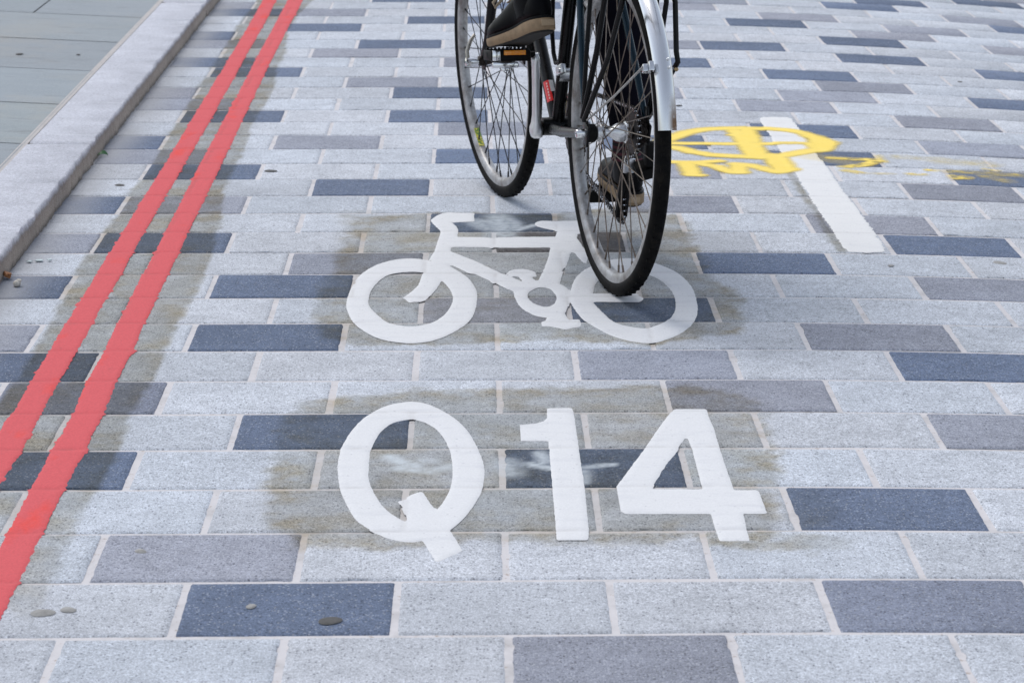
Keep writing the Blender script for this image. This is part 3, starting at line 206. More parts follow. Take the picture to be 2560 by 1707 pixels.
def strokes(px, py, L, soft=.5):
    a = np.zeros(px.shape)
    for r, w, pts in L:
        P = np.array(pts); m = (px > P[:, 0].min() - 3 * r) & (px < P[:, 0].max() + 3 * r) & (py > P[:, 1].min() - 3 * r) & (py < P[:, 1].max() + 3 * r)
        if m.any(): a[m] = np.maximum(a[m], w * (1 - sstep(r * soft, r * 1.35, segdist(px[m], py[m], pts, False))))
    return a
def wear(X, Y):
    """old sealer stains, chalk scuffs and gutter dust on the setts, each with its own outline"""
    X = np.asarray(X, float); Y = np.asarray(Y, float)
    j = .03 * (vnoise(X, Y, 28, 1) - .5) + .02 * (vnoise(X, Y, 90, 2) - .5)
    st = np.zeros(X.shape); ed = np.zeros(X.shape)
    for k, s, soft in (('s1', 1.2, .005), ('s2', .92, .011), ('s3', .9, .012), ('s3b', .7, .014), ('s3c', .5, .03), ('s4', 1.25, .006), ('s5', .5, .03)):
        d = sdf(X, Y, DATA[k]) + j * (.22 if k in ('s1', 's4') else .9)
        if k == 's1':
            fade = .35 + .65 * sstep(3.25, 4.1, Y); v = s * fade * sstep(-soft, soft, d)
        else: v = s * sstep(-soft, soft, d)
        if k == 's1': ed = np.maximum(ed, 0.6 * fade * sstep(-.004, .006, d) * (1 - sstep(.008, .035, d)))
        if k in ('s2', 's3'): ed = np.maximum(ed, sstep(-.02, .02, d) * (1 - sstep(.02, .09, d)))
        st = np.maximum(st, v)
    sc = np.clip(1.5 * strokes(X, Y, DATA['scuff'], .1), 0, .85)
    du = (1 - sstep(KX + .02, KX + .14, X)) * (.55 + .7 * vnoise(X, Y, 9, 5))
    return st, ed, sc, np.clip(du, 0, 1)
def put(me, name, vals):
    a = me.attributes.new(name, 'FLOAT', 'POINT'); a.data.foreach_set('value', np.asarray(vals, np.float32).ravel())
def putc(me, name, vals):
    a = me.attributes.new(name, 'FLOAT_COLOR', 'POINT'); a.data.foreach_set('color', np.asarray(vals, np.float32).ravel())

# ---- stone material
def stone_mat():
    n = N('granite_setts'); p = n.pos()
    base = n.attr('tint', True)
    fine = n.noise(p, 420, 3, .65); mid = n.noise(p, 26, 3, .6); big = n.noise(p, 4.5, 5, .65)
    c = n.mix(1.0, base, n.ramp(fine, [(.28, .52), (.5, 1.0), (.74, 1.55)]), 'MULTIPLY')
    grain = n.noise(p, 150, 2, .7); c = n.mix(1.0, c, n.ramp(grain, [(.3, .80), (.5, 1.0), (.7, 1.22)]), 'MULTIPLY')
    c = n.mix(1.0, c, n.ramp(mid, [(.3, .90), (.7, 1.09)]), 'MULTIPLY')
    c = n.mix(1.0, c, n.ramp(big, [(.3, .88), (.68, 1.08)]), 'MULTIPLY')
    vo = n.n('TexVoronoi'); n.set(vo, 'Vector', p); n.set(vo, 'Scale', 215)
    sep = n.n('SeparateColor'); n.set(sep, 'Color', vo.outputs['Color'])
    dark = n.math('MULTIPLY', n.math('LESS_THAN', vo.outputs['Distance'], .42), n.math('GREATER_THAN', sep.outputs[0], .83))
    c = n.mix(n.math('MULTIPLY', dark, .78), c, n.mix(1.0, c, (.38, .38, .40), 'MULTIPLY'))
    lite = n.math('MULTIPLY', n.math('LESS_THAN', vo.outputs['Distance'], .36), n.math('GREATER_THAN', sep.outputs[1], .76))
    c = n.mix(n.math('MULTIPLY', lite, .34), c, n.mix(1.0, (.62, .64, .67), (1, 1, 1), 'MULTIPLY'))
    return n, p, c, fine
def wear_layers(n, p, c, amount=1.0):
    st = n.math('MULTIPLY', n.attr('stain'), amount); ns = n.noise(p, 11, 4, .65); nt2 = n.noise(p, 5.5, 4, .6)
    f = n.math('MULTIPLY', st, n.ramp(ns, [(.3, .55), (.62, 1.0)]), True)
    c = n.mix(f, c, n.mix(1.0, c, (.60, .585, .53), 'MULTIPLY'))
    tan = n.math('MULTIPLY', n.math('MULTIPLY', st, n.ramp(nt2, [(.5, 0), (.68, .55)])), 1.0)
    tan = n.math('MAXIMUM', tan, n.math('MULTIPLY', n.attr('edge'), n.ramp(ns, [(.42, 0), (.62, .65)])), True)
    c = n.mix(tan, c, n.mix(1.0, c, (.93, .77, .52), 'MULTIPLY'))
    c = n.mix(n.math('MULTIPLY', n.attr('scuff'), n.ramp(n.noise(p, 60, 3), [(.3, .55), (.6, 1.0)])), c, (.58, .63, .66))
    c = n.mix(n.math('MULTIPLY', n.attr('dust'), .68), c, (.37, .375, .39))
    # scattered dark drips and scrapes
    sc = n.n('Mapping'); n.set(sc, 'Vector', p); n.set(sc, 'Scale', (6, 14, 6))
    dr = n.noise(sc.outputs[0], 1.0, 5, .7)
    c = n.mix(n.ramp(dr, [(.66, 0), (.76, .38)]), c, n.mix(1.0, c, (.55, .55, .56), 'MULTIPLY'))
    return c
n, p, c, fine = stone_mat(); c = wear_layers(n, p, c)
n.bump(n.noise(p, 300, 3, .6), .0009, .5)
STONE = n.out(color=c, rough=.85, spec=.18)
n = N('sett_mortar'); p = n.pos()
c = n.mix(n.noise(p, 40, 4, .7), (.58, .565, .57), (.71, .685, .685))
c = n.mix(n.ramp(n.noise(p, 90, 3, .7), [(.60, 0), (.72, .75)]), c, (.36, .28, .22))
c = n.mix(n.ramp(n.noise(p, 14, 3, .6), [(.5, 0), (.7, .45)]), c, (.36, .35, .34))
c = wear_layers(n, p, c, .5); n.bump(n.noise(p, 260, 3), .001, .6)
MORTAR = n.out(color=c, rough=.9, spec=.2)

KIND = {'l': (.52, .548, .592), 'm': (.300, .316, .368), 'd': (.132, .168, .244), 'n': (.205, .228, .290), 'b': (.14, .135, .145)}
LAY = {-1: [(0, 'm')], 0: [(-2, 'd'), (1, 'n')], 1: [(-2, 'm')], 2: [(1, 'd')], 3: [(-3, 'd'), (0, 'd')], 4: [(-2, 'd'), (2, 'm')], 5: [(-3, 'n'), (1, 'm')], 6: [(0, 'm'), (2, 'd'), (-4, 'd')], 7: [(-2, 'd'), (2, 'm'), (-4, 'm')], 8: [(-1, 'm'), (0, 'd')], 9: [(-2, 'd'), (3, 'm'), (-4, 'd')], 10: [(-2, 'm'), (1, 'd')], 11: [(-4, 'm'), (-3, 'd'), (0, 'b'), (3, 'd')], 12: [(-1, 'd'), (2, 'm')], 13: [(-4, 'd'), (-3, 'm'), (1, 'm')], 14: [(-2, 'd'), (3, 'm')], 15: [(-3, 'd'), (1, 'm'), (4, 'd')], 16: [(-4, 'm'), (-1, 'd'), (2, 'd')], 17: [(-4, 'd'), (-2, 'm'), (4, 'm'), (1, 'd')], 18: [(-1, 'm'), (2, 'd')], 19: [(-1, 'd'), (4, 'm'), (-3, 'd')], 20: [(2, 'm'), (-4, 'm')], 21: [(-4, 'm'), (5, 'd'), (-1, 'd'), (3, 'm'), (1, 'm')], 22: [(-2, 'm'), (3, 'm')], 23: [(-3, 'd'), (3, 'd')], 24: [(-1, 'm'), (5, 'd'), (1, 'd'), (-4, 'd')], 25: [(-2, 'm'), (4, 'd')], 26: [(-2, 'd'), (2, 'd'), (1, 'm'), (-4, 'm')], 27: [(-4, 'd'), (4, 'd'), (6, 'm'), (0, 'd')], 28: [(-3, 'd'), (4, 'm')], 29: [(-1, 'd'), (5, 'm'), (3, 'd')], 30: [(-3, 'm'), (6, 'd'), (3, 'm'), (-4, 'd')], 31: [(6, 'm'), (2, 'm'), (-4, 'm'), (0, 'd')], 32: [(-2, 'd'), (2, 'm'), (4, 'd')], 33: [(5, 'd')], 34: [(6, 'd')], 35: [(7, 'm')]}
ROWMIN, ROWMAX = -11, 58
def setts():
    V = []; F = []; T = []
    for r in range(ROWMIN, ROWMAX):
        o = OFF[r % 2]; known = dict(LAY.get(r, []))
        for i in range(-5, 12):
            x0 = o + PITCH * i; x1 = x0 + PITCH
            if x1 < KX + .01: continue
            kind = known.get(i)
            if kind is None:
                out = r < -1 or r > 34 or i > 3.2 + .19 * max(r, 0)
                kind = ('d' if random.random() < .5 else 'm') if out and random.random() < .27 else 'l'
            g = .0050 + random.uniform(-.0008, .0008); gx = .0047 + random.uniform(-.001, .001)
            a, b = max(x0 + gx, KX - .004), x1 - gx
            if b - a < .02: continue
            near = x0 < 1.3 and -3 <= r <= 36
            nx, ny = (max(2, int((b - a) / .0095)), 22) if near else (2, 2)
            bv = .0035
            us = np.concatenate([[0], np.linspace(bv, b - a - bv, nx), [b - a]]); vs = np.concatenate([[0], np.linspace(bv, ROWH - 2 * g - bv, ny), [ROWH - 2 * g]])
            U, Vv = np.meshgrid(us, vs); X = a + U; Y = ROW0 + ROWH * r + SKEW * X + g + Vv
            dz = np.full(X.shape, random.uniform(-.0007, .0007)); tx, ty = random.uniform(-.003, .003), random.uniform(-.004, .004)
            dz = dz + tx * (U - (b - a) / 2) + ty * (Vv - ROWH / 2)
            edge = (U == 0) | (U == b - a) | (Vv == 0) | (Vv == ROWH - 2 * g); dz = np.where(edge, dz - .0028, dz)
            if near:
                chip = .0018 * (vnoise(X * 1 + r, Y, 75, 11) - .35) + .0035 * sstep(.80, .95, vnoise(X + r, Y, 38, 12))
                X = X + np.where(U == 0, chip, 0) - np.where(U == b - a, chip, 0); Y = Y + np.where(Vv == 0, chip, 0) - np.where(Vv == ROWH - 2 * g, chip, 0)
            Z = crown(X) + dz; k = len(V); m = len(us)
            V += list(zip(X.ravel(), Y.ravel(), Z.ravel()))
            for q in range(len(vs) - 1):
                for w in range(m - 1): F.append((k + q * m + w, k + q * m + w + 1, k + (q + 1) * m + w + 1, k + (q + 1) * m + w))
            base = np.array(KIND[kind]); e = random.uniform(.90, 1.08); h = random.uniform(-.016, .016)
            if kind != 'l': e *= random.uniform(.92, 1.12)
            base = base * e * np.array([1 + h, 1, 1 - h * .8])
            T.append(np.tile(np.append(base, 1), (X.size, 1)))
    me = mesh('setts', V, F); A = np.array(V); st, ed, sc, du = wear(A[:, 0], A[:, 1])
    putc(me, 'tint', np.concatenate(T)); put(me, 'stain', st); put(me, 'edge', ed); put(me, 'scuff', sc); put(me, 'dust', du)
    return me
road = link('road', setts(), STONE); tag(road, kind='structure')
xs = np.concatenate([np.arange(KX - .02, 1.3, .03), np.linspace(1.35, 4.6, 14)]); ys = np.concatenate([np.arange(.6, 2.6, .2), np.arange(2.6, 11.2, .03), np.arange(11.4, 16, .3)])
X, Y = np.meshgrid(xs, ys); st, ed, sc, du = wear(X.ravel(), Y.ravel())
bed = mesh('road_bed', list(zip(X.ravel(), Y.ravel(), (crown(X) - .0024).ravel())), [(j * len(xs) + i, j * len(xs) + i + 1, (j + 1) * len(xs) + i + 1, (j + 1) * len(xs) + i) for j in range(len(ys) - 1) for i in range(len(xs) - 1)])
put(bed, 'stain', st); put(bed, 'edge', ed); put(bed, 'scuff', sc); put(bed, 'dust', du)
tag(link('road_mortar_bed', bed, MORTAR), kind='structure')
gm = simple('far_ground', (.30, .31, .33), .9, 0, .2, 2)
tag(link('ground', mesh('ground', [(-400, -400, -.5), (400, -400, -.5), (400, 400, -.5), (-400, 400, -.5)], [(0, 1, 2, 3)]), gm), kind='structure')

# ---- kerb: long granite blocks with a sawn top and a soiled face
def kerb():
    n = N('kerb_granite'); p = n.pos(); f = n.noise(p, 380, 3, .7)
    c = n.mix(1.0, (.585, .595, .645, 1), n.ramp(f, [(.3, .72), (.7, 1.25)]), 'MULTIPLY')
    c = n.mix(1.0, c, n.ramp(n.noise(p, 130, 3, .7), [(.3, .78), (.7, 1.16)]), 'MULTIPLY')
    c = n.mix(1.0, c, n.ramp(n.noise(p, 7, 5, .65), [(.3, .84), (.65, 1.07)]), 'MULTIPLY')
    c = n.mix(n.ramp(n.noise(p, 4, 5, .7), [(.55, 0), (.75, .35)]), c, (.36, .36, .37))
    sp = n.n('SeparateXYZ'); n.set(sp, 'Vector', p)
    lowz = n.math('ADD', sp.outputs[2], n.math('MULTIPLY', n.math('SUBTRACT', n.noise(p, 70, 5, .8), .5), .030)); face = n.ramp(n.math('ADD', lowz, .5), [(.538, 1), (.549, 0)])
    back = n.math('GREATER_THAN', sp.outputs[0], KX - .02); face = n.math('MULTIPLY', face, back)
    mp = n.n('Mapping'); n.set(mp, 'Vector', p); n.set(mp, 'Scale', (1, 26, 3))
    face_tone = n.mix(n.noise(mp.outputs[0], 3, 5, .75), (.13, .10, .074), (.50, .43, .36))
    face_tone = n.mix(1.0, face_tone, n.ramp(f, [(.3, .6), (.7, 1.4)]), 'MULTIPLY'); face_tone = n.mix(1.0, face_tone, n.ramp(n.math('ADD', lowz, .5), [(.502, .6), (.512, 1.15), (.53, 1.05), (.55, .5)]), 'MULTIPLY')  # face tone: soil streaks, with darker bands by height at foot and top
    c = n.mix(n.math('MULTIPLY', face, .92), c, face_tone)
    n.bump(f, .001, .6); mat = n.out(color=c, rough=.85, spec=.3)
    b = MB(); cuts = [0.2, 1.9, 3.72, 6.64, 9.62, 12.6, 15.6]
    for y0, y1 in zip(cuts[:-1], cuts[1:]):
        jx = random.uniform(-.002, .002); jz = random.uniform(-.002, .002); N_ = 140; rings = []
        for t in range(N_ + 1):
            y = y0 + .003 + (y1 - y0 - .006) * t / N_
            w1, w2, w3 = (random.gauss(0, .0018) for _ in range(3))
            fx = KX + jx; z = KH + jz - (.007 if t in (0, N_) else 0)
            rings.append([(fx + .003 + w1, y, -.06), (fx + .002 + w1, y, .004), (fx + w2, y, z - .010), (fx - .0015 + w2, y, z - .003 + w3 * .5), (fx - .006 + w3, y, z), (KBX + .004, y, z + .001), (KBX, y, z - .004), (KBX, y, -.06)])
        b.loft(rings)
    g = MB()
    for y in cuts[1:-1]: g.box(((KX + KBX) / 2 - .002, y, KH / 2 - .005), (KX - KBX - .006, .007, KH - .004))
    tag(g.build('kerb_joints', simple('dirty_kerb_joint', (.13, .12, .11), .9, 0, .3, 60), smooth=False), kind='structure')
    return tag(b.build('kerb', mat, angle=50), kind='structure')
kerb()
# ---- pavement flags behind the kerb
def pavement():
    n = N('pavement_flags'); p = n.pos(); f = n.noise(p, 330, 3, .65)
    mp = n.n('Mapping'); n.set(mp, 'Vector', p); n.set(mp, 'Scale', (1.2, 3.6, 1)); s = n.noise(mp.outputs[0], 3, 6, .7)
    c = n.mix(s, (.24, .275, .295), (.345, .375, .40)); c = n.mix(1.0, c, n.ramp(f, [(.3, .8), (.7, 1.2)]), 'MULTIPLY')
    c = n.mix(n.ramp(n.noise(mp.outputs[0], 6, 5, .7), [(.55, 0), (.72, .6)]), c, (.17, .18, .175))
    c = n.mix(n.ramp(n.noise(p, 2.3, 5, .7), [(.5, 0), (.7, .5)]), c, (.36, .35, .32))
    c = n.mix(1.0, c, n.attr('tint', True), 'MULTIPLY')
    n.bump(f, .0008, .5); mat = n.out(color=c, rough=.8, spec=.35)
    dark = simple('flag_joint', (.20, .20, .185), .9, 0, .3, 40)
    V = []; F = []; T = []; z = lambda x: KH + .001 + .042 * (KBX - x)
    ys = [(7.255 + .632 * k, -.02) for k in range(-10, 11)]
    for k, ((ya, sa), (yb, sb)) in enumerate(zip(ys[:-1], ys[1:])):
        cuts = [KBX - .006, -2.15 + random.uniform(-.3, .3), -3.0, -3.9, -4.8]
        if abs(yb - 9.783) < .02: cuts = [KBX - .006, -1.60, -2.5, -3.4, -4.8]
        for xa, xb in zip(cuts[:-1], cuts[1:]):
            q = len(V); g = .0042; xb += .006; d = random.uniform(-.0003, .0003)
            for x, yy, s in ((xa, ya + g, sa), (xb, ya + g, sa), (xb, yb - g, sb), (xa, yb - g, sb)):
                V.append((x, yy + s * (KBX - x) * -1, z(x) + d))
            F.append((q, q + 1, q + 2, q + 3)); t = random.uniform(.965, 1.03); T += [(t, t * random.uniform(.99, 1.02), t * random.uniform(.98, 1.02), 1)] * 4
    me = mesh('pavement', V, F); putc(me, 'tint', T); bm = bmesh.new(); bm.from_mesh(me); bmesh.ops.recalc_face_normals(bm, faces=bm.faces)
    for q in bm.faces:
        if q.normal.z < 0: q.normal_flip()
    bm.to_mesh(me); bm.free()
    tag(link('pavement', me, mat, smooth=False), kind='structure')
    tag(link('pavement_bed', mesh('pavement_bed', [(KBX + .012, .2, KH - .004), (KBX + .012, 16, KH - .004), (-5, 16, z(-5) - .005), (-5, .2, z(-5) - .005)], [(0, 1, 2, 3)]), dark, smooth=False), kind='structure')
    tag(link('kerb_joint', mesh('kerb_joint', [(KBX - .013, .2, KH + .0022), (KBX + .003, .2, KH - .0002), (KBX + .003, 15, KH - .0002), (KBX - .013, 15, KH + .0022)], [(0, 1, 2, 3)]), simple('pale_joint', (.5, .47, .45), .9), smooth=False), kind='structure')
pavement()

# ---------------------------------------------------------------- painted markings
def clip_mesh(fn, x0, x1, y0, y1, h, zfn, alpha=None):
    """true sheet whose outline is the zero line of fn(x, y) (positive inside), with a rounded-off thickness"""
    nx = int((x1 - x0) / h) + 2; ny = int((y1 - y0) / h) + 2
    X, Y = np.meshgrid(x0 + h * np.arange(nx), y0 + h * np.arange(ny)); D = fn(X, Y)
    P = np.stack([X, Y, D], -1).reshape(-1, 3); V = []; F = []; idx = {}
    def vid(key, p):
        if key not in idx: idx[key] = len(V); V.append(p)
        return idx[key]
    d = P[:, 2]
    for j in range(ny - 1):
        for i in range(nx - 1):
            a = j * nx + i; q = (a, a + 1, a + nx + 1, a + nx)
            s = [d[k] > 0 for k in q]
            if not any(s): continue
            if all(s): F.append(tuple(vid(k, P[k]) for k in q)); continue
            for tri in ((q[0], q[1], q[2]), (q[0], q[2], q[3])):
                poly = []
                for k in range(3):
                    u, w = tri[k], tri[(k + 1) % 3]
                    if d[u] > 0: poly.append(vid(u, P[u]))
                    if (d[u] > 0) != (d[w] > 0):
                        lo, hi = min(u, w), max(u, w); t = d[lo] / (d[lo] - d[hi]); poly.append(vid((lo, hi), np.array([*(P[lo, :2] + t * (P[hi, :2] - P[lo, :2])), 0.0])))
                if len(poly) >= 3: F.append(tuple(poly))
    V = np.array(V); Z = zfn(V[:, 0], V[:, 1], V[:, 2])
    me = mesh('sheet', np.c_[V[:, :2], Z], F); put(me, 'seam', np.maximum(np.exp(-(bedline(V[:, 0], V[:, 1]) / .0045) ** 2), np.exp(-(perpline(V[:, 0], V[:, 1]) / .0045) ** 2)))
    return me, V
def bedline(X, Y):                         # distance to the nearest bed joint between rows
    t = (Y - SKEW * X - ROW0) / ROWH; return np.abs(t - np.round(t)) * ROWH
def perpline(X, Y):                        # distance to the nearest cross joint
    r = np.floor((Y - SKEW * X - ROW0) / ROWH); o = np.where(r % 2 == 0, OFF[0], OFF[1]); t = (X - o) / PITCH
    return np.abs(t - np.round(t)) * PITCH
def paint_z(thick, edge=.006, dips=1.0):
    def f(X, Y, D):
        dip = dips * .0016 * np.exp(-(bedline(X, Y) / .007) ** 2) + dips * .0012 * np.exp(-(perpline(X, Y) / .006) ** 2)
        return crown(X) + .0004 + thick * sstep(-.001, edge, D) - dip * sstep(0, .01, D) + .0005 * (vnoise(X, Y, 60, 3) - .5)
    return f
def ragged(X, Y, amp=.0016): return amp * (vnoise(X, Y, 130, 8) + .6 * vnoise(X, Y, 300, 9) - .8) - .0035 * np.exp(-(perpline(X, Y) / .005) ** 2) * (vnoise(X, Y, 40, 4) > .5)
def white_mat(name, base=(.745, .75, .755), dirt=.6):
    n = N(name); p = n.pos(); mp = n.n('Mapping'); n.set(mp, 'Vector', p); n.set(mp, 'Scale', (3, 10, 1))
    c = n.mix(1.0, (*base, 1), n.ramp(n.noise(p, 320, 3, .6), [(.3, .93), (.7, 1.04)]), 'MULTIPLY')
    c = n.mix(n.ramp(n.noise(mp.outputs[0], 2.5, 5, .7), [(.52, 0), (.78, dirt)]), c, (.56, .57, .60))
    c = n.mix(n.ramp(n.noise(p, 75, 4, .75), [(.64, 0), (.76, dirt)]), c, (.50, .50, .53))
    vo = n.n('TexVoronoi'); n.set(vo, 'Vector', p); n.set(vo, 'Scale', 170); se = n.n('SeparateColor'); n.set(se, 'Color', vo.outputs['Color'])
    c = n.mix(n.math('MULTIPLY', n.math('LESS_THAN', vo.outputs['Distance'], .36), n.math('MULTIPLY', n.math('GREATER_THAN', se.outputs[0], .965), .55)), c, (.5, .5, .52))
    c = n.mix(n.math('MULTIPLY', n.attr('seam'), n.ramp(n.noise(p, 24, 3), [(.35, .1), (.65, .75)])), c, (.58, .57, .56))
    n.bump(n.noise(p, 180, 3, .6), .0006, .5)
    return n.out(color=c, rough=.75, spec=.15)
WHITE = white_mat('white_marking_paint')
D_ = DATA
def symbol(X, Y):
    s = np.full(X.shape, -1.0)
    for o, i in (('wl', 'wli'), ('wr', 'wri')): s = np.maximum(s, np.minimum(sdf(X, Y, D_[o]), -sdf(X, Y, D_[i])))
    for k in ('bar', 'toptube', 'fork', 'downtube', 'seattube', 'saddle', 'seatstay', 'ring', 'pedaltop', 'pedalbot', 'blade'): s = np.maximum(s, sdf(X, Y, D_[k]))
    s = np.minimum(s, -sdf(X, Y, D_['ringi']))
    return s + ragged(X, Y)
me, _ = clip_mesh(symbol, -.30, .53, 4.72, 6.08, .0055, paint_z(.0017))
tag(link('cycle_symbol', me, WHITE), 'large white painted bicycle symbol on the setts under the rear wheel', 'road marking')
rn = empty('route_number', (0, 0, 0))
tag(rn, 'white painted lettering Q14 on the setts nearest the viewer', 'road marking')
def glyph(name, fn, bx):
    me, _ = clip_mesh(lambda X, Y: fn(X, Y) + ragged(X, Y, .001), *bx, .0055, paint_z(.0017)); return link(name, me, WHITE, rn)
glyph('letter', lambda X, Y: np.maximum(np.minimum(sdf(X, Y, D_['Qo']), -sdf(X, Y, D_['Qi'])), sdf(X, Y, D_['Qt'])), (-.25, .05, 3.45, 4.42))
glyph('digit', lambda X, Y: sdf(X, Y, D_['one']), (.08, .23, 3.5, 4.36))
glyph('digit', lambda X, Y: np.minimum(sdf(X, Y, D_['four']), -sdf(X, Y, D_['fouri'])), (.23, .53, 3.5, 4.36))
WHITE2 = white_mat('white_line_paint', (.78, .78, .77), .35)
def dash(X, Y):
    d = sdf(X, Y, STRIPE); return d + ragged(X, Y, .0015) + .005 * (vnoise(X, Y, 22, 21) - .5) + .009 * (vnoise(X, Y, 110, 22) - .5)
P_ = np.array(D_['stripe']); STRIPE = []
fl = np.polyfit(P_[24:, 1], P_[24:, 0], 1); fr = np.polyfit(P_[6:15, 1], P_[6:15, 0], 1)
lft = lambda y: float(np.polyval(fl, y)); rgt = lambda y: float(np.polyval(fr, y))
STRIPE = [(lft(7.33) - .004, 7.38), (lft(7.3) + .012, 7.405), (rgt(7.3) - .012, 7.412), (rgt(7.3), 7.39), (rgt(5.72), 5.72), (rgt(5.66) - .002, 5.645), (rgt(5.62) - .012, 5.605), (.90, 5.595), (lft(5.62) + .012, 5.605), (lft(5.70) + .002, 5.645), (lft(5.76), 5.76)]
me, _ = clip_mesh(dash, .80, .98, 5.55, 7.5, .0055, paint_z(.0014, .005, .25))
tag(link('white_line', me, WHITE2), 'single thick white dash painted beside the yellow spray mark', 'road marking')

def red_mat():
    n = N('red_line_paint'); p = n.pos(); mp = n.n('Mapping'); n.set(mp, 'Vector', p); n.set(mp, 'Scale', (7, 3, 1))
    c = n.mix(n.ramp(n.noise(mp.outputs[0], 1.3, 4, .6), [(.58, 0), (.70, .85)]), (.68, .122, .132), (.78, .085, .070))
    c = n.mix(1.0, c, n.ramp(n.noise(p, 260, 3, .6), [(.3, .9), (.7, 1.07)]), 'MULTIPLY')
    c = n.mix(n.ramp(n.noise(mp.outputs[0], 4.5, 5, .7), [(.60, 0), (.78, .55)]), c, (.40, .11, .115))
    c = n.mix(n.math('MULTIPLY', n.attr('seam'), n.ramp(n.noise(p, 30, 3), [(.40, .05), (.65, .55)])), c, (.42, .12, .12))
    n.bump(n.noise(p, 150, 3, .6), .0012, .6)
    return n.out(color=c, rough=.8, spec=.12)
RED = red_mat()
def red_line(L, Rr, label, seed):
    L = np.array(sorted(map(tuple, L), key=lambda q: q[1])); Rr = np.array(sorted(map(tuple, Rr), key=lambda q: q[1]))
    for A in (L, Rr):
        q = np.polyval(np.polyfit(A[:, 1], A[:, 0], 3), A[:, 1]); A[:, 0] = q + .45 * (A[:, 0] - q)
    def fn(X, Y):
        l = np.interp(Y, L[:, 1], L[:, 0]); r = np.interp(Y, Rr[:, 1], Rr[:, 0])
        l = np.where(Y > 10.05, L[-1, 0], l); r = np.where(Y > 10.05, Rr[-1, 0], r)
        b = bedline(X, Y); spread = .0042 * np.exp(-(b / .006) ** 2)
        nz = lambda s: .0024 * (vnoise(Y * 0 + s, Y, 60, seed) - .5) + .0038 * (vnoise(X + s, Y, 170, seed + 1) - .5)
        lump = .005 * sstep(.84, .96, vnoise(X, Y, 34, seed + 3))
        return np.minimum(X - (l - spread - nz(.3) - lump * (X < (l + r) / 2)), (r + spread + nz(7.7) + lump * (X > (l + r) / 2)) - X)
    me, _ = clip_mesh(fn, L[:, 0].min() - .03, Rr[:, 0].max() + .03, 2.95, 12, .005, paint_z(.0022, .005, 1.2))
    tag(link('red_line', me, RED), label, 'road marking', 'double red lines along the kerb')
red_line(D_['r1L'], D_['r1R'], 'red painted line of the pair nearer the kerb', 3)
red_line(D_['r2L'], D_['r2R'], 'red painted line of the pair farther from the kerb', 13)

def spray():
    n = N('yellow_spray_paint'); p = n.pos()
    a = n.attr('alpha'); g = n.noise(p, 420, 3, .7); g2 = n.noise(p, 22, 3, .6)
    al = n.math('ADD', a, n.math('MULTIPLY', n.math('SUBTRACT', g, .5), n.math('MULTIPLY', n.math('MULTIPLY', a, n.math('SUBTRACT', 1.0, a)), 4.6)), True)
    c = n.mix(g2, (.97, .70, .10), (.98, .77, .20)); c = n.mix(1.0, c, n.ramp(n.noise(p, 300, 2), [(.3, .92), (.7, 1.06)]), 'MULTIPLY')
    m = n.out(color=c, rough=.75, spec=.3)
    tr = n.n('BsdfTransparent'); mx = n.n('MixShader'); out = n.t.nodes['Material Output']
    n.set(mx, 0, al); n.t.links.new(tr.outputs[0], mx.inputs[1]); n.t.links.new(n.b.outputs[0], mx.inputs[2]); n.t.links.new(mx.outputs[0], out.inputs[0])
    SPR = [[r * (1.0 if r > .0285 or len(q) == 2 and r > .025 else 1.22), a, q] for r, a, q in D_['spray']]
    def al_fn(X, Y):
        j = .006 * (vnoise(X, Y, 60, 4) - .5)
        return strokes(X + j, Y + j, SPR, .38) * np.where(X > 1.02, .35 + 1.2 * vnoise(X, Y, 55, 6) ** 1.5, 1)
    me, V = clip_mesh(lambda X, Y: al_fn(X, Y) - .03, .40, 2.0, 5.9, 7.4, .0075, lambda X, Y, D: crown(X) + .0012 + .0016 * sstep(-.014, -.002, sdf(X, Y, STRIPE)))
    put(me, 'alpha', np.clip(al_fn(V[:, 0], V[:, 1]), 0, 1))
    tag(link('spray_mark', me, m), 'yellow sprayed surveyor mark, a circled cross over scribbles, crossing the white dash', 'spray marking')
spray()
# ---- litter and flattened gum
GUM = simple('old_gum', (.085, .083, .08), .8, 0, .3, 60)
GUM2 = simple('faded_gum', (.31, .305, .29), .85, 0, .3, 60)
def gum(x, y, r, label, z0=None, mat=None):
    b = MB(); m = 40; rings = []
    ph = random.uniform(0, 6)
    for s, z in ((1.0, .0006), (.85, .0018), (.5, .0026), (.05, .0028)):
        ring = []
        for k in range(m):
            a = 2 * math.pi * k / m; q = 1.12 * r * s * (1 + .14 * math.sin(2 * a + ph) + .04 * math.sin(3 * a + ph))
            px, py = x + q * math.cos(a), y + 1.05 * q * math.sin(a)
            ring.append((px, py, (float(crown(px)) if z0 is None else z0 + .042 * (KBX - px) + .002) + z))
        rings.append(ring)
    b.loft(rings); tag(b.build('gum_spot', mat or GUM), label, 'gum spot', 'old gum trodden flat on the paving')
GL = ['dark gum spot far up the pavement flags', 'dark oval gum spot right of the red lines, below a dark sett', 'dark oval gum spot between kerb and red lines', 'dark gum smear low on the pavement flags', 'small gum spot high on the pavement flags', 'faint gum spot in the light setts between red lines and front wheel',
      'grey gum spot on a light sett near the right edge', 'tiny gum spot below the white dash', 'dark gum spot beside the mudguard end', 'thin dark gum spot at upper right', 'brown gum smear beside the red lines in the bottom left corner', 'tan gum spot right of the smear in the bottom left corner', 'large dark gum spot on the blue-black sett at lower left', 'small dark gum fleck on the blue-black sett at lower left', 'gum fleck on the mauve sett at lower left']
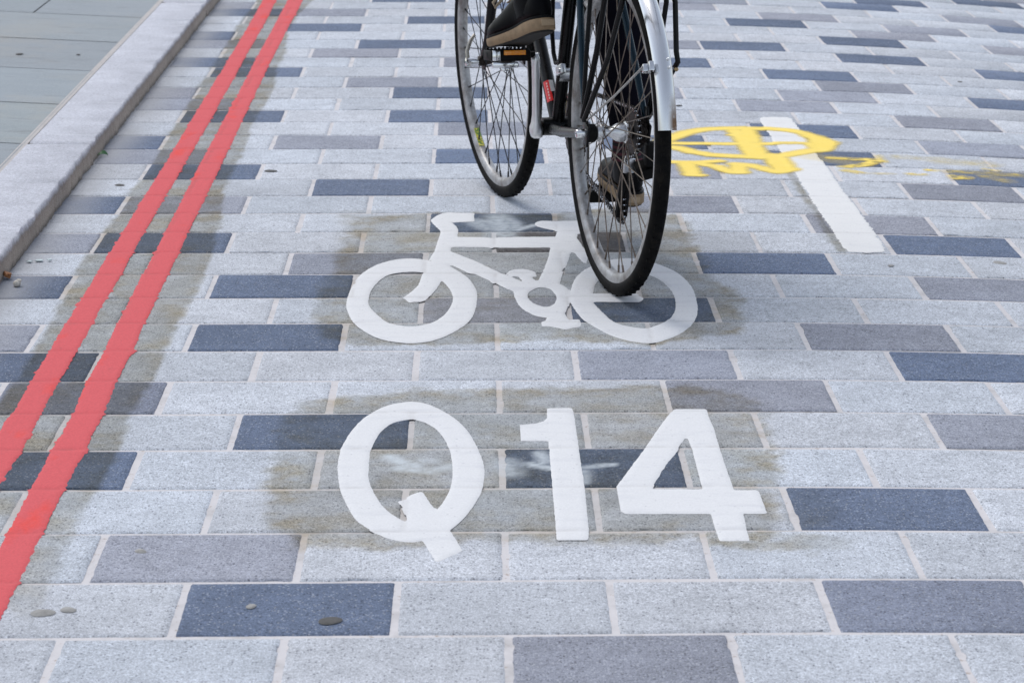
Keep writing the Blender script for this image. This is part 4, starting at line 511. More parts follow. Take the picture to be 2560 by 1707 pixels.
for k, (q, r) in enumerate(zip(D_['gum'], [.012, .014, .012, .012, .006, .008, .013, .006, .009, .008, .017, .012, .0135, .007, .008])):
    if k in (0, 3, 4):
        q = {0: (-1.474, 8.16), 3: (-1.35, 7.02), 4: (-1.29, 8.2)}[k]; gum(q[0], q[1], r, GL[k], KH)
    elif k == 5: continue
    else: gum(q[0], q[1], r * (.8 if k in (10, 11) else 1), GL[k], None, GUM2 if k in (6, 7, 10, 11, 13, 14) else None)
def leaf():
    x, y = D_['leaf'][0]; b = MB(); rings = []
    for t in range(9):
        s = t / 8; w = .008 * math.sin(math.pi * s) ** .8 + .0004
        rings.append([(x - .012 + .028 * s + c * w * .25, y - .01 + .02 * s + c * w, .004 + .006 * math.sin(math.pi * s) + (.0035 * c + .003) * math.sin(math.pi * s) + e) for c, e in ((-1, 0), (0, -.002), (1, 0), (1, .0006), (0, -.0014), (-1, .0006))])
    b.loft(rings); tag(b.build('leaf', simple('green_leaf', (.035, .13, .035), .5, 0, .3, 90)), 'small green leaf lying in the gutter against the kerb', 'leaf')
leaf()
x, y = D_['pebble'][0]; b = MB(); b.ball((x, y, .007), .0085, (1, 1.2, .85), 8); b.ball((x + .004, y + .002, .013), .006, (1, 1, .6), 6)
tag(b.build('pebble', simple('white_pebble', (.55, .52, .46), .7, 0, .35, 130)), 'small white pebble on the mauve sett by the kerb', 'pebble')
x, y = D_['scrap'][0]; b = MB(); b.box((x, y, .010), (.015, .02, .009), Matrix.Rotation(.5, 3, 'Y') @ Matrix.Rotation(.4, 3, 'Z'), .003); b.ball((x + .006, y - .004, .012), .005, (1, 1.3, .7), 6)
tag(b.build('scrap', simple('orange_scrap', (.36, .15, .055), .6, 0, .4, 120)), 'crumpled orange scrap of litter at the foot of the kerb', 'litter')
x, y = D_['glint'][0]; b = MB()
for dx, dy, s in ((0, 0, .016), (.022, .006, .010), (-.02, -.01, .012)): b.box((x + dx, y + dy, .0035), (s, s * .9, .002), Matrix.Rotation(dx * 30, 3, 'Z'), .0006)
tag(b.build('foil', simple('pale_foil', (.50, .58, .58), .3, .2, .2, 60)), 'torn pale foil wrapper on the light sett by the kerb', 'litter')

# ---------------------------------------------------------------- bicycle
BLACK = simple('black_frame_paint', (.003, .003, .0035), .28, 0, .2, 40, .04, .2)
TEAL = simple('dark_teal_paint', (.004, .020, .032), .2, .4, .2, 40, .15, .35)
RUB = simple('black_plastic', (.004, .004, .004), .5, 0, .3, 120, 0, .14)
ALU = simple('worn_aluminium', (.80, .81, .82), .33, 1, .08, 50)
ALU2 = simple('dull_aluminium', (.42, .41, .40), .38, .9, .3, 60)
CHROME = simple('chrome', (.78, .79, .80), .12, 1, .05, 60)
STEELD = simple('greasy_steel', (.028, .021, .018), .38, .7, .5, 160)
SPOKEF = simple('dark_spoke', (.045, .045, .05), .35, .8, .2, 60)
SPOKER = simple('bronzed_spoke', (.19, .155, .13), .34, .95, .5, 25)
def tyre_mat():
    n = N('tyre_rubber'); p = n.obj(); x = n.n('SeparateXYZ'); n.set(x, 'Vector', p)
    ax = n.math('ABSOLUTE', x.outputs[0])
    rad = n.math('SQRT', n.math('ADD', n.math('MULTIPLY', x.outputs[1], x.outputs[1]), n.math('MULTIPLY', x.outputs[2], x.outputs[2])))
    c = n.mix(n.ramp(rad, [(.316, 1), (.322, 0)]), (.0045, .0042, .0042), (.020, .0195, .0195))
    c = n.mix(n.ramp(n.noise(p, 35, 4, .7), [(.5, 0), (.75, .55)]), c, (.026, .021, .016))
    n.bump(n.noise(p, 240, 2), .0006, .4)
    return n.out(color=c, rough=.75, spec=.1)
TYRE = tyre_mat()
def rim_mat():
    n = N('rim_alloy'); p = n.obj(); f = n.noise(p, 16, 5, .7)
    c = n.mix(n.ramp(f, [(.42, 0), (.68, .85)]), (.48, .48, .48), (.14, .112, .09))
    c = n.mix(1.0, c, n.ramp(n.noise(p, 140, 3), [(.3, .85), (.7, 1.08)]), 'MULTIPLY')
    return n.out(color=c, rough=.46, metal=.45)
RIM = rim_mat()
BX = Matrix(((0.973741, -0.227296, 0.012854, 0.2937), (0.227276, 0.973826, 0.003, 5.2025), (-0.0132, 0.0, 0.999913, 0.0), (0.0, 0.0, 0.0, 1.0)))       # columns: bike right, forward, up; last column: where the rear tyre meets the road
WR = .342
bike = empty('bicycle'); bike.matrix_world = BX
tag(bike, 'black bicycle with dark teal seat stays and silver rear mudguard, ridden away from the viewer', 'bicycle')
def L(u, v, w): return (v, u, w)          # forward, right, up -> local
def part(mb, name, mat, parent=None, **k): return mb.build(name, mat, parent or bike, **k)

def wheel(mat4, spoke_mat, flanges, rear):
    # rim is the wheel's own mesh; tyre, hub and spokes hang on it
    b = MB(); b.lathe([(.3165, -.0115), (.312, -.0125), (.303, -.0120), (.297, -.0100), (.2945, -.006), (.2938, 0), (.2945, .006), (.297, .0100), (.303, .0120), (.312, .0125), (.3165, .0115), (.311, .009), (.311, -.009), (.3165, -.0115)], seg=120)
    w = part(b, 'wheel', RIM); w.matrix_local = mat4
    b = MB(); prof = [(.326 + .0165 * math.sin(a), .0165 * math.cos(a)) for a in np.linspace(-1.05, math.pi + 1.05, 19)]
    b.lathe(prof, seg=140)
    for k in range(70):                   # low tread blocks
        a = 2 * math.pi * k / 70
        for s in (-1, 1):
            aa = a + (.022 if s > 0 else 0); r = .3412
            b.box((s * .0052, r * math.cos(aa), r * math.sin(aa)), (.0075, .0085, .0030), Matrix.Rotation(aa - math.pi / 2, 3, 'X'))
    t = part(b, 'tyre', TYRE, w)
    fl, fr, rl, rr = flanges
    b = MB()
    if rear:
        b.lathe([(.004, -.062), (.0125, -.060), (.0135, -.047), (.0175, -.044), (.0182, -.037), (.0225, -.0365), (.0225, -.0335), (.012, -.031), (.0085, -.026), (.0085, -.016), (.0125, -.010), (.0185, -.001), (.0205, .008), (.0195, .0165), (.0235, .0185), (.0235, .0215), (.017, .023), (.016, .030)], seg=40)
    else:
        b.lathe([(.005, -.048), (.012, -.046), (.0135, -.036), (.0215, -.0352), (.0215, -.0322), (.012, -.029), (.010, -.012), (.010, .012), (.012, .029), (.0215, .0322), (.0215, .0352), (.0135, .036), (.012, .046), (.005, .048)], seg=40)
    h = part(b, 'hub', ALU if rear else STEELD, w)
    if rear:
        b = MB(); b.lathe([(.0165, -.0655), (.0195, -.063), (.0195, -.050), (.0150, -.0445)], seg=28); part(b, 'lock_nut', RUB, w)
        b = MB(); b.lathe([(.002, -.0885), (.0085, -.088), (.0095, -.0865), (.0095, -.068), (.0075, -.067)], seg=24)
        part(b, 'axle_nut', CHROME, w)
        b = MB()
        for i, r in enumerate((.0515, .046, .0415, .0375, .034, .031, .028)):
            x = .0335 + .0042 * i; m = []
            teeth = int(r * 2 * math.pi / .0127) * 2
            b.lathe([(.012, x - .0008), (r - .004, x - .0009), (r - .004, x + .0009), (.012, x + .0008)], seg=48)
            for k in range(teeth // 2 * 1):
                a = 2 * math.pi * k / (teeth // 2); b.box((x, (r - .0025) * math.cos(a), (r - .0025) * math.sin(a)), (.0017, .0055, .006), Matrix.Rotation(a - math.pi / 2, 3, 'X'))
        b.lathe([(.013, .024), (.013, .064), (.008, .066)], seg=24)
        part(b, 'cassette', STEELD, w)
    spokes = []
    for i in range(4):
        side = -1 if i % 2 else 1; lead = 1 if i // 2 else -1
        a = math.radians(10 * i); ah = a + math.radians(62) * lead
        xf, rf = (fl, rl) if side < 0 else (fr, rr)
        p0 = Vector((xf + .0012 * lead, rf * math.cos(ah), rf * math.sin(ah))); p1 = Vector((side * .002, .2945 * math.cos(a), .2945 * math.sin(a)))
        d = (p1 - p0).normalized(); b = MB(); b.tube([p0, p0 + (p1 - p0) * .5, p1 - d * .014], .00125 if rear else .0013, 6); b.tube([p1 - d * .016, p1], .0023, 6)
        o = part(b, 'spoke', spoke_mat, w); spokes.append(o)
    for k in range(1, 9):
        for o in spokes:
            c = o.copy(); COL.objects.link(c); c.parent = w; c.rotation_euler = (math.radians(40 * k), 0, 0)
    return w
rw = wheel(Matrix.Translation((0, 0, WR)) @ Matrix.Rotation(.05, 4, 'X'), SPOKER, (-.035, .020, .0205, .0215), True)
FRONT = Matrix.Translation((.0149, 1.0564, 0)) @ Matrix.Rotation(.0485, 4, 'Z') @ Matrix.Rotation(-.051, 4, 'Y') @ Matrix.Translation((0, 0, WR))
fw = wheel(FRONT @ Matrix.Rotation(.31, 4, 'X'), SPOKEF, (-.0337, .0337, .0195, .0195), False)
# round sticker remnant inside the front rim
b = MB(); b.lathe([(.2934, -.007), (.2930, 0), (.2934, .007)], seg=10, a0=R(-57), a1=R(-45))
nst = N('rim_sticker'); c = nst.ramp(nst.noise(nst.obj(), 90, 2), [(.38, (.55, .50, .05)), (.5, (.12, .25, .04)), (.62, (.75, .62, .12))], 'CONSTANT')
st = part(b, 'sticker', nst.out(color=c, rough=.5), fw); st.matrix_local = Matrix.Rotation(-.31, 4, 'X')

# frame: local (v, u, w)
BB = L(.470, 0, .275); HB = L(.868, 0, .655); HT = L(.825, 0, .785); SC = L(.318, 0, .815)
b = MB()
b.tube([BB, SC], .0148, 16); b.tube([BB, HB], .0152, 16); b.tube([L(.322, 0, .79), L(.832, 0, .765)], .0135, 16); b.tube([HB, HT], .0175, 16)
b.lathe([(.012, -.037), (.0205, -.036), (.021, 0), (.0205, .036), (.012, .037)], seg=28, c=BB)
for s in (-1, 1):
    b.tube([L(.455, s * .018, .272), L(.30, s * .036, .292), L(.12, s * .056, .322), L(.02, s * .064, .340)], [.0115, .0125, .0105, .0075], 12)
    b.box(L(.0, s * .0665, .342), (.006, .040, .046), Matrix.Rotation(.3, 3, 'X'), .002)
    b.box(L(.004, s * .0665, .375), (.0055, .022, .04), Matrix.Rotation(-.2, 3, 'X'), .002)
b.tube([L(.325, -.03, .60), L(.325, .03, .60)], .006, 8)
part(b, 'frame', BLACK)
for s in (-1, 1):
    b = MB(); b.tube([L(.012, s * .066, .365), L(.06, s * .060, .452), L(.20, s * .036, .70), L(.300, s * .018, .80)], [.0062, .0078, .0080, .0070], 12); part(b, 'seat_stay', TEAL)
b = MB()                                    # fork
b.tube([L(.868, 0, .70), HT], .013, 12); b.tube([L(.876, -.058, .692), L(.872, 0, .705), L(.876, .058, .692)], .015, 12)
for s in (-1, 1): b.tube([L(.876, s * .050 + .006, .692), L(.905, s * .050 + .008, .600), L(.955, s * .050 + .010, .490), L(1.003, s * .050 + .013, .405), L(1.052, s * .050 + .015, .347)], [.0150, .0140, .0125, .0105, .0085], 14)
for s in (-1, 1): b.box(L(1.056, s * .0515 + .016, .345), (.005, .026, .034), None, .002)
fork = part(b, 'fork', BLACK)
b = MB(); b.lathe([(.0165, -.006), (.0165, .006)], seg=16, c=L(.94, -.0505, .53)); part(b, 'cable_clip', RUB, fork)
b = MB(); q = Vector(L(1.050, -.062, .338)); b.lathe([(.004, -.022), (.0105, -.020), (.011, -.004), (.007, .012)], seg=20, c=q)
part(b, 'release_nut', CHROME, fork)
b = MB(); b.tube([q + Vector((-.014, 0, 0)), q + Vector((-.016, .004, .026)), q + Vector((-.006, .012, .050)), q + Vector((.006, .02, .064))], [.0055, .005, .005, .004], 10); part(b, 'release_lever', simple('brushed_lever', (.40, .37, .32), .35, .9, .2, 50), fork)
# down tube decal
d0, d1 = Vector(BB), Vector(HB); dd = (d1 - d0).normalized(); b = MB(); rings = []
up = Vector((0, 0, 1)); nn = (up - dd * up.dot(dd)).normalized(); sdv = dd.cross(nn)
def patch(t0, t1, a0, a1, r=.01545):
    b = MB(); V = []; F = []; m = 10
    for t in np.linspace(t0, t1, 6):
        for a in np.linspace(a0, a1, m): V.append(d0 + dd * t + (nn * math.sin(a) + sdv * math.cos(a)) * r)
    for i in range(5):
        for k in range(m - 1): F.append((i * m + k, i * m + k + 1, (i + 1) * m + k + 1, (i + 1) * m + k))
    return b.add(V, F)
sd_ = -1 if sdv.x > 0 else 1               # towards the rider's left
amid = 2.25 if sd_ < 0 else .89
SG = -1 if sd_ < 0 else 1
dec = part(patch(.062, .120, amid - .55, amid + .55), 'decal', simple('red_decal', (.70, .012, .012), .3, 0, .1, 60, .3))
for k in range(6): part(patch(.068 + k * .0082, .073 + k * .0082, amid - .14, amid + .06, .0156), 'decal_letter', simple('decal_print', (.85, .55, .5), .4), dec) if k < 6 else None
part(patch(.088, .120, amid + .78 * SG - .34, amid + .78 * SG + .34, .01552), 'decal_panel', simple('grey_decal', (.45, .45, .45), .4, 0, .15, 200), dec)
# bottle-cage bosses
for t in (.20, .255):
    b = MB(); b.ball(d0 + dd * t + (nn * .5 - Vector((1, 0, 0)) * .866) * .0155, .005, (1, 1, 1), 6); part(b, 'bolt', ALU2)
# black cable looped by the seat tube
b = MB(); lp = [L(.508, -.004, .62), L(.520, -.004, .555), L(.520, -.004, .477), L(.505, -.004, .436), L(.484, -.004, .417), L(.458, -.004, .421), L(.440, -.004, .437), L(.424, -.004, .462), L(.410, -.004, .495), L(.393, -.004, .575), L(.385, -.004, .64)]
b.tube(lp, .0052, 10); part(b, 'cable', RUB)
b = MB(); b.lathe([(.0185, -.012), (.0195, 0), (.0185, .012)], seg=20, c=L(.433, 0, .400)); b.box(L(.41, -.012, .413), (.012, .05, .022), Matrix.Rotation(-.3, 3, 'X'), .003); b.tube([L(.395, -.022, .414), L(.395, .03, .414)], .005, 8)
part(b, 'front_derailleur', ALU)
# cranks, chainring
CH = L(.470, .044, .275)
b = MB()
for r, x in ((.088, .0), (.068, -.009)):
    b.lathe([(r - .014, x - .0012), (r - .003, x - .0014), (r - .003, x + .0014), (r - .014, x + .0012), (r - .014, x - .0012)], seg=64, c=CH)
    nteeth = int(2 * math.pi * r / .0127)
    for k in range(nteeth):
        a = 2 * math.pi * k / nteeth; b.box((CH[0] + x, CH[1] + r * math.cos(a), CH[2] + r * math.sin(a)), (.0022, .0055, .008), Matrix.Rotation(a - math.pi / 2, 3, 'X'))
for k in range(5):
    a = 2 * math.pi * k / 5 + .4; b.box((CH[0] + .004, CH[1] + .038 * math.cos(a), CH[2] + .038 * math.sin(a)), (.006, .014, .078), Matrix.Rotation(a - math.pi / 2, 3, 'X'), .002)
part(b, 'chainring', STEELD)
def crank(v0, v1, du, dw):
    p0 = Vector(L(.470, v0, .269)); p1 = Vector(L(.470 + du, v1, .269 + dw)); b = MB(); d = (p1 - p0); a = math.atan2(d.z, d.y); rings = []
    for t, wd, th in ((-.125, .005, .008), (-.10, .0125, .013), (-.04, .0170, .0150), (.02, .0165, .0145), (.09, .0140, .0110), (.2, .0115, .0088), (.55, .0100, .0080), (.86, .0105, .0082), (.97, .0135, .0088), (1.03, .0128, .0082), (1.075, .006, .0055)):
        c = p0 + d * t; rr_ = []
        for k in range(14):
            g = 2 * math.pi * k / 14; x = math.copysign(abs(math.cos(g)) ** .6, math.cos(g)) * th; y = math.copysign(abs(math.sin(g)) ** .6, math.sin(g)) * wd
            rr_.append(c + Vector((x, -math.sin(a) * y, math.cos(a) * y)))
        rings.append(rr_)
    b.loft(rings); return part(b, 'crank_arm', ALU)
crank(-.050, -.061, -.022, .164); crank(.066, .076, .030, -.166)
b = MB(); b.tube([L(.470, -.06, .275), L(.470, .07, .275)], .009, 14); part(b, 'crank_axle', STEELD)
def pedal(v, u, w, tilt, s, reflect=True):
    X = Matrix.Rotation(tilt, 3, 'X'); c = Vector(L(u, v, w)); at = lambda x, y, z: c + X @ Vector((x, y, z))
    b = MB(); b.tube([at(-s * .064, 0, 0), at(s * .045, 0, 0)], .0075, 12)
    b.box(at(0, 0, 0), (.080, .034, .020), X, .004)
    for y in (-.036, .036): b.box(at(0, y, 0), (.088, .006, .026), X, .002)
    for x in (-.042, .042): b.box(at(x, 0, 0), (.006, .078, .022), X, .002)
    for k in range(9): b.box(at(-.036 + .009 * k, -.036, .0145), (.005, .006, .004), X); b.box(at(-.036 + .009 * k, .036, .0145), (.005, .006, .004), X)
    o = part(b, 'pedal', RUB)
    if not reflect: return
    b = MB(); b.box(at(-.034, -.0405, 0), (.018, .003, .024), X, .001); b.box(at(-.012, -.033, -.021), (.060, .012, .013), X, .003); b.box(at(-.012, -.030, -.031), (.018, .01, .008), X, .002)
    part(b, 'pedal_cage', CHROME, o)
    b = MB(); b.box(at(.008, -.0412, .006), (.050, .004, .0105), X, .001)
    n = N('amber_reflector'); vo = n.n('TexVoronoi'); n.set(vo, 'Vector', n.obj()); n.set(vo, 'Scale', 520)
    part(b, 'reflector', n.out(color=n.ramp(vo.outputs['Distance'], [(.1, (1.0, .46, .03)), (.7, (.85, .23, .008))]), rough=.25, coat=.6), o)
pedal(-.128, .445, .443, -.12, -1); pedal(.122, .500, .109, 0.0, 1, False)
# chain
def link_path():
    c1 = (.470, .275); r1 = .088; c2 = (.0, WR); r2 = .0515; P = []
    x1, x2 = .044, .0345
    for a in np.linspace(R(97), R(262), 16)[::-1]: pass
    top = [(c2[0] + r2 * math.cos(t), c2[1] + r2 * math.sin(t), x2) for t in np.linspace(R(-62), R(-268), 20)]        # round the big cog, rear side
    P += top
    P += [(c1[0] + r1 * math.cos(t), c1[1] + r1 * math.sin(t), x1) for t in np.linspace(R(92), R(-105), 24)]
    P += [(.105 + .020 * math.cos(t), .146 + .020 * math.sin(t), .048) for t in np.linspace(R(-80), R(-190), 8)]
    P += [(.066 + .020 * math.cos(t), .232 + .020 * math.sin(t), .042) for t in np.linspace(R(-20), R(100), 7)]
    return [Vector((x, u, w)) for u, w, x in P]
cp = link_path(); cp.append(cp[0]); b = MB(); b2 = MB(); acc = 0; pit = .0127
segs = list(zip(cp[:-1], cp[1:])); tot = sum((q - p).length for p, q in segs); nl = int(tot / pit)
def along(s):
    for p_, q_ in segs:
        l = (q_ - p_).length
        if s <= l or l == 0: return p_ + (q_ - p_) * (s / l if l else 0)
        s -= l
    return segs[-1][1]
for k in range(nl):
    a0 = along(k * pit); a1 = along((k + 1) * pit - 1e-5); m_ = (a0 + a1) / 2; d = a1 - a0; ang = math.atan2(d.z, d.y); o_ = .0032 if k % 2 else .0022
    for sx in (-1, 1): b.box(m_ + Vector((sx * o_, 0, 0)), (.0011, .0145, .0078), Matrix.Rotation(ang, 3, 'X'), .0)
    b2.tube([a0 - Vector((.0042, 0, 0)), a0 + Vector((.0042, 0, 0))], .0021, 8)
ch = part(b, 'chain', STEELD); part(b2, 'chain_pin', CHROME, ch)
# rear derailleur
b = MB(); b.box(L(.012, .082, .292), (.030, .022, .055), Matrix.Rotation(.25, 3, 'X'), .006); b.box(L(.035, .078, .255), (.048, .040, .030), Matrix.Rotation(.5, 3, 'X') @ Matrix.Rotation(-.35, 3, 'Y'), .006)
for x in (.040, .052): b.tube([L(.066, x, .236), L(.088, x, .19), L(.105, x, .142)], [.010, .0075, .009], 8)
b.lathe([(.002, -.004), (.018, -.003), (.018, .003), (.002, .004)], seg=20, c=L(.105, .046, .146)); b.lathe([(.002, -.004), (.018, -.003), (.018, .003), (.002, .004)], seg=20, c=L(.066, .046, .232))
rd = part(b, 'rear_derailleur', RUB)
b = MB(); b.box(L(.060, .046, .262), (.026, .022, .036), Matrix.Rotation(.3, 3, 'X'), .005); part(b, 'derailleur_link', ALU, rd)
b = MB(); b.lathe([(.001, -.004), (.007, -.004), (.007, .009), (.001, .010)], seg=16, c=L(.105, .040, .146)); part(b, 'pulley_bolt', ALU, rd)
b = MB(); b.ball(L(-.008, .094, .315), .008, (1, 1, 1), 8); part(b, 'mount_bolt', ALU, rd)
b = MB(); b.box(L(-.002, .100, .268), (.016, .03, .03), Matrix.Rotation(.6, 3, 'X'), .004); part(b, 'derailleur_plate', ALU, rd)
b = MB(); b.tube([L(-.01, .096, .25), L(-.03, .094, .218), L(-.035, .088, .195)], .0012, 6); part(b, 'inner_cable', STEELD, rd)
# mudguard: curved sheet round the rear tyre
def mud_mat():
    n = N('silver_mudguard'); p = n.obj(); x = n.n('SeparateXYZ'); n.set(x, 'Vector', p)
    low = n.ramp(x.outputs[2], [(.085, 1), (.14, 0)]); rgt = n.ramp(n.math('ADD', x.outputs[0], .5), [(.498, 0), (.508, 1)])
    s = n.math('MULTIPLY', n.math('MULTIPLY', low, rgt), n.ramp(n.noise(p, 70, 4, .7), [(.32, 0), (.5, 1)]))
    s2 = n.ramp(n.noise(p, 38, 4, .75), [(.66, 0), (.74, .5)])
    rust = n.math('MAXIMUM', s, n.math('MULTIPLY', s2, rgt), True)
    c = n.mix(rust, (.76, .77, .78), (.20, .11, .055))
    c = n.mix(n.ramp(n.noise(p, 160, 4, .8), [(.7, 0), (.76, .6)]), c, (.3, .3, .3))
    return n.out(color=c, rough=n.math('ADD', .22, n.math('MULTIPLY', rust, .5)), metal=n.math('SUBTRACT', .95, n.math('MULTIPLY', rust, .8)))
b = MB(); V = []; prof = []
for t in np.linspace(-1.25, 1.25, 13): prof.append((.349 + .0235 * math.cos(t) * .9, (.0200 if abs(t) > 1.2 else .0205) * math.sin(t)))
pr2 = [(r - .0012, x) for r, x in prof[::-1]]
b.lathe(prof + pr2 + [prof[0]], seg=70, a0=R(52), a1=R(169.5))
mg = part(b, 'mudguard', mud_mat()); mg.location = (0, 0, WR)
def arc(a, r, x=0): return Vector((x, r * math.cos(R(a)), r * math.sin(R(a))))
b = MB()
for a in (150.2, 147.4): b.ball(arc(a, .3705, .009), .0032, (1, 1, 1), 6)
part(b, 'rivet', ALU, mg)
b = MB(); b.box(arc(149.5, .362, -.027), (.010, .022, .020), Matrix.Rotation(R(-30), 3, 'X'), .002); b.box(arc(149.5, .355, -.037), (.010, .016, .016), Matrix.Rotation(R(-30), 3, 'X'), .002)
part(b, 'stay_clip', CHROME, mg)
b = MB(); b.tube([arc(149.3, .360, -.042), arc(148, .20, -.056), Vector((-.068, -.012, .030))], .0024, 8)
b.tube([arc(149.3, .352, .021), arc(148, .20, .046), Vector((.068, -.012, .030))], .0024, 8)
part(b, 'mudguard_stay', ALU2, mg)
# pannier rack of black rod
b = MB(); q = .005
b.tube([L(.012, -.070, .378), L(.006, -.068, .50), L(.0, -.064, .62), L(-.01, -.062, .725)], q, 10)
b.tube([L(.012, -.071, .372), L(-.045, -.060, .52), L(-.085, -.058, .63), L(-.12, -.060, .725)], q * 1.25, 10)
b.tube([L(.0, -.071, .370), L(-.13, -.060, .52), L(-.205, -.060, .625), L(-.27, -.062, .725)], q * 1.15, 10)
b.tube([L(.012, .074, .372), L(-.055, .098, .472), L(-.082, .103, .500), L(-.075, .101, .52), L(-.060, .100, .62), L(-.05, .072, .725)], q * 1.15, 10)
b.tube([L(.012, .072, .375), L(-.03, .079, .52), L(-.060, .081, .62), L(-.07, .071, .725)], q * 1.1, 10)
b.tube([L(-.32, -.062, .735), L(.12, -.062, .735), L(.16, -.04, .735), L(.16, .04, .735), L(.12, .070, .735), L(-.32, .070, .735)], q, 10, closed=True)
for u in (-.28, -.16, -.04, .08): b.tube([L(u, -.062, .735), L(u, .07, .735)], q * .8, 8)
b.tube([L(.16, .0, .735), L(.30, .0, .78)], q, 8)
part(b, 'pannier_rack', BLACK)
b = MB(); b.ball(L(-.083, .100, .485), .0045, (1, 1, 1), 8); part(b, 'rack_bolt', simple('brass_bolt', (.45, .33, .18), .35, .9), None)
b = MB(); b.tube([L(.075, -.048, .603), L(.045, -.050, .598)], [.0085, .0085], 14); b.ball(L(.044, -.050, .598), .0045, (1, .6, 1), 8); part(b, 'cable_stop', ALU2)
# saddle, post, bars: above the picture, kept plain
b = MB(); b.tube([SC, L(.268, 0, .965)], .0125, 14); part(b, 'seat_post', ALU)
b = MB(); rings = []
for t in np.linspace(0, 1, 14):
    u = .12 + .27 * t; wd = .075 * (1 - t) ** 1.1 + .017; ht = .028 + .012 * (1 - t)
    rings.append([L(u, wd * math.cos(a), .985 + .01 * math.cos(3 * t) + ht * (max(math.sin(a), -.45))) for a in np.linspace(0, 2 * math.pi, 20, endpoint=False)])
b.loft(rings); part(b, 'saddle', RUB)
b = MB(); b.tube([HT, L(.805, 0, .86), L(.88, 0, .90)], .014, 14); part(b, 'stem', ALU)
b = MB(); hbp = [L(.76, -.29, .985), L(.84, -.27, .955), L(.89, -.15, .91), L(.89, .15, .91), L(.84, .27, .955), L(.76, .29, .985)]; b.tube(hbp, .0125, 12); part(b, 'handlebar', ALU)
for s in (0, -1): b = MB(); b.tube([Vector(hbp[s]), Vector(hbp[s]).lerp(Vector(hbp[1 if s == 0 else -2]), 1.15)], .016, 14); part(b, 'grip', RUB)

# ---------------------------------------------------------------- rider
SKIN = simple('skin', (.50, .33, .26), .55, 0, .06, 40)
PANTS = simple('dark_navy_cloth', (.005, .0045, .009), .95, 0, .25, 70, 0, .1)
JACKET = simple('charcoal_jacket', (.03, .03, .035), .9, 0, .2, 60)
LEATHER = simple('black_shoe_leather', (.0022, .0022, .003), .4, 0, .3, 45, .0, .07)
SOLE = simple('tan_rubber_sole', (.27, .185, .105), .75, 0, .2, 55)
OUTS = simple('dark_outsole', (.010, .009, .008), .8, 0, .3, 120)
LACE = simple('tan_lace', (.36, .29, .20), .8, 0, .2, 200)
def sock_mat():
    n = N('striped_sock'); p = n.obj(); x = n.n('SeparateXYZ'); n.set(x, 'Vector', p)
    s = n.math('SINE', n.math('MULTIPLY', x.outputs[2], 2 * math.pi / .0135)); f = n.math('GREATER_THAN', s, .15)
    return n.out(color=n.mix(f, (.010, .008, .012), (.085, .018, .028)), rough=.9)
person = empty('person'); person.matrix_world = BX
tag(person, 'cyclist in dark trousers and black tan-soled shoes riding the black bicycle', 'person')
def skin_body():
    vs = []; es = []; rad = []
    def j(p, r, parent=None):
        vs.append(p); rad.append(r)
        if parent is not None: es.append((parent, len(vs) - 1))
        return len(vs) - 1
    pel = j(L(.24, 0, 1.06), .098); ab = j(L(.30, 0, 1.20), .12, pel); chst = j(L(.42, 0, 1.40), .135, ab); nk0 = j(L(.47, 0, 1.53), .06, chst); nk = j(L(.50, 0, 1.60), .052, nk0)
    h1 = j(L(.53, 0, 1.68), .078, nk); h2 = j(L(.54, 0, 1.75), .088, h1); j(L(.53, 0, 1.82), .055, h2)
    nose = j(L(.625, 0, 1.70), .013, h1)
    for s in (-1, 1):
        j(L(.52, s * .088, 1.70), .014, h1)
        sh = j(L(.45, s * .17, 1.46), .055, chst); el = j(L(.60, s * .27, 1.22), .040, sh); wr = j(L(.76, s * .285, 1.03), .027, el); pm = j(L(.80, s * .285, .995), .030, wr)
        for k in range(4):
            a = j(L(.845 + .004 * k, s * (.255 + .018 * k), .975), .0095, pm); c_ = j(L(.852, s * (.255 + .018 * k), .945), .0088, a); j(L(.828, s * (.257 + .018 * k), .925), .0080, c_)
        t = j(L(.80, s * .245, .965), .011, pm); j(L(.80, s * .240, .935), .009, t)
    for s, kn, an, foot in ((-1, L(.62, -.125, .955), L(.275, -.105, .655), L(.42, -.125, .518)), (1, L(.385, .125, .620), L(.352, .134, .212), L(.41, .142, .150))):
        hp = j(L(.235, s * .09, 1.01), .070, pel); k = j(kn, .056, hp); c_ = j(tuple(Vector(kn).lerp(Vector(an), .32)), .050, k); a = j(an, .026, c_); j(foot, .011, a)
    me = bpy.data.meshes.new('person_skeleton'); me.from_pydata(vs, es, []); o = bpy.data.objects.new('body', me); COL.objects.link(o)
    o.modifiers.new('Skin', 'SKIN'); sv = me.skin_vertices[0].data
    for i, r in enumerate(rad): sv[i].radius = (r, r); sv[i].use_root = i == 0
    m = o.modifiers.new('Sub', 'SUBSURF'); m.levels = 2; m.render_levels = 2
    dg = bpy.context.evaluated_depsgraph_get(); me2 = bpy.data.meshes.new_from_object(o.evaluated_get(dg)); o.modifiers.clear(); o.data = me2; me2.materials.clear(); me2.materials.append(SKIN); me2.shade_smooth(); o.parent = person
    return o
skin_body()
def pb(mb, name, mat, parent=None, **k): return mb.build(name, mat, parent or person, **k)
def ring(c, d, r, sq=1.0, n=24, wob=0.0, ph=0.0):
    c = Vector(c); d = Vector(d).normalized(); x = Vector((1, 0, 0)); x = (x - d * x.dot(d)).normalized(); y = d.cross(x)
    return [c + (x * math.cos(2 * math.pi * k / n) + y * math.sin(2 * math.pi * k / n) * sq) * r * (1 + wob * math.sin(3 * 2 * math.pi * k / n + ph)) for k in range(n)]
b = MB()                                     # trousers: two legs and a seat
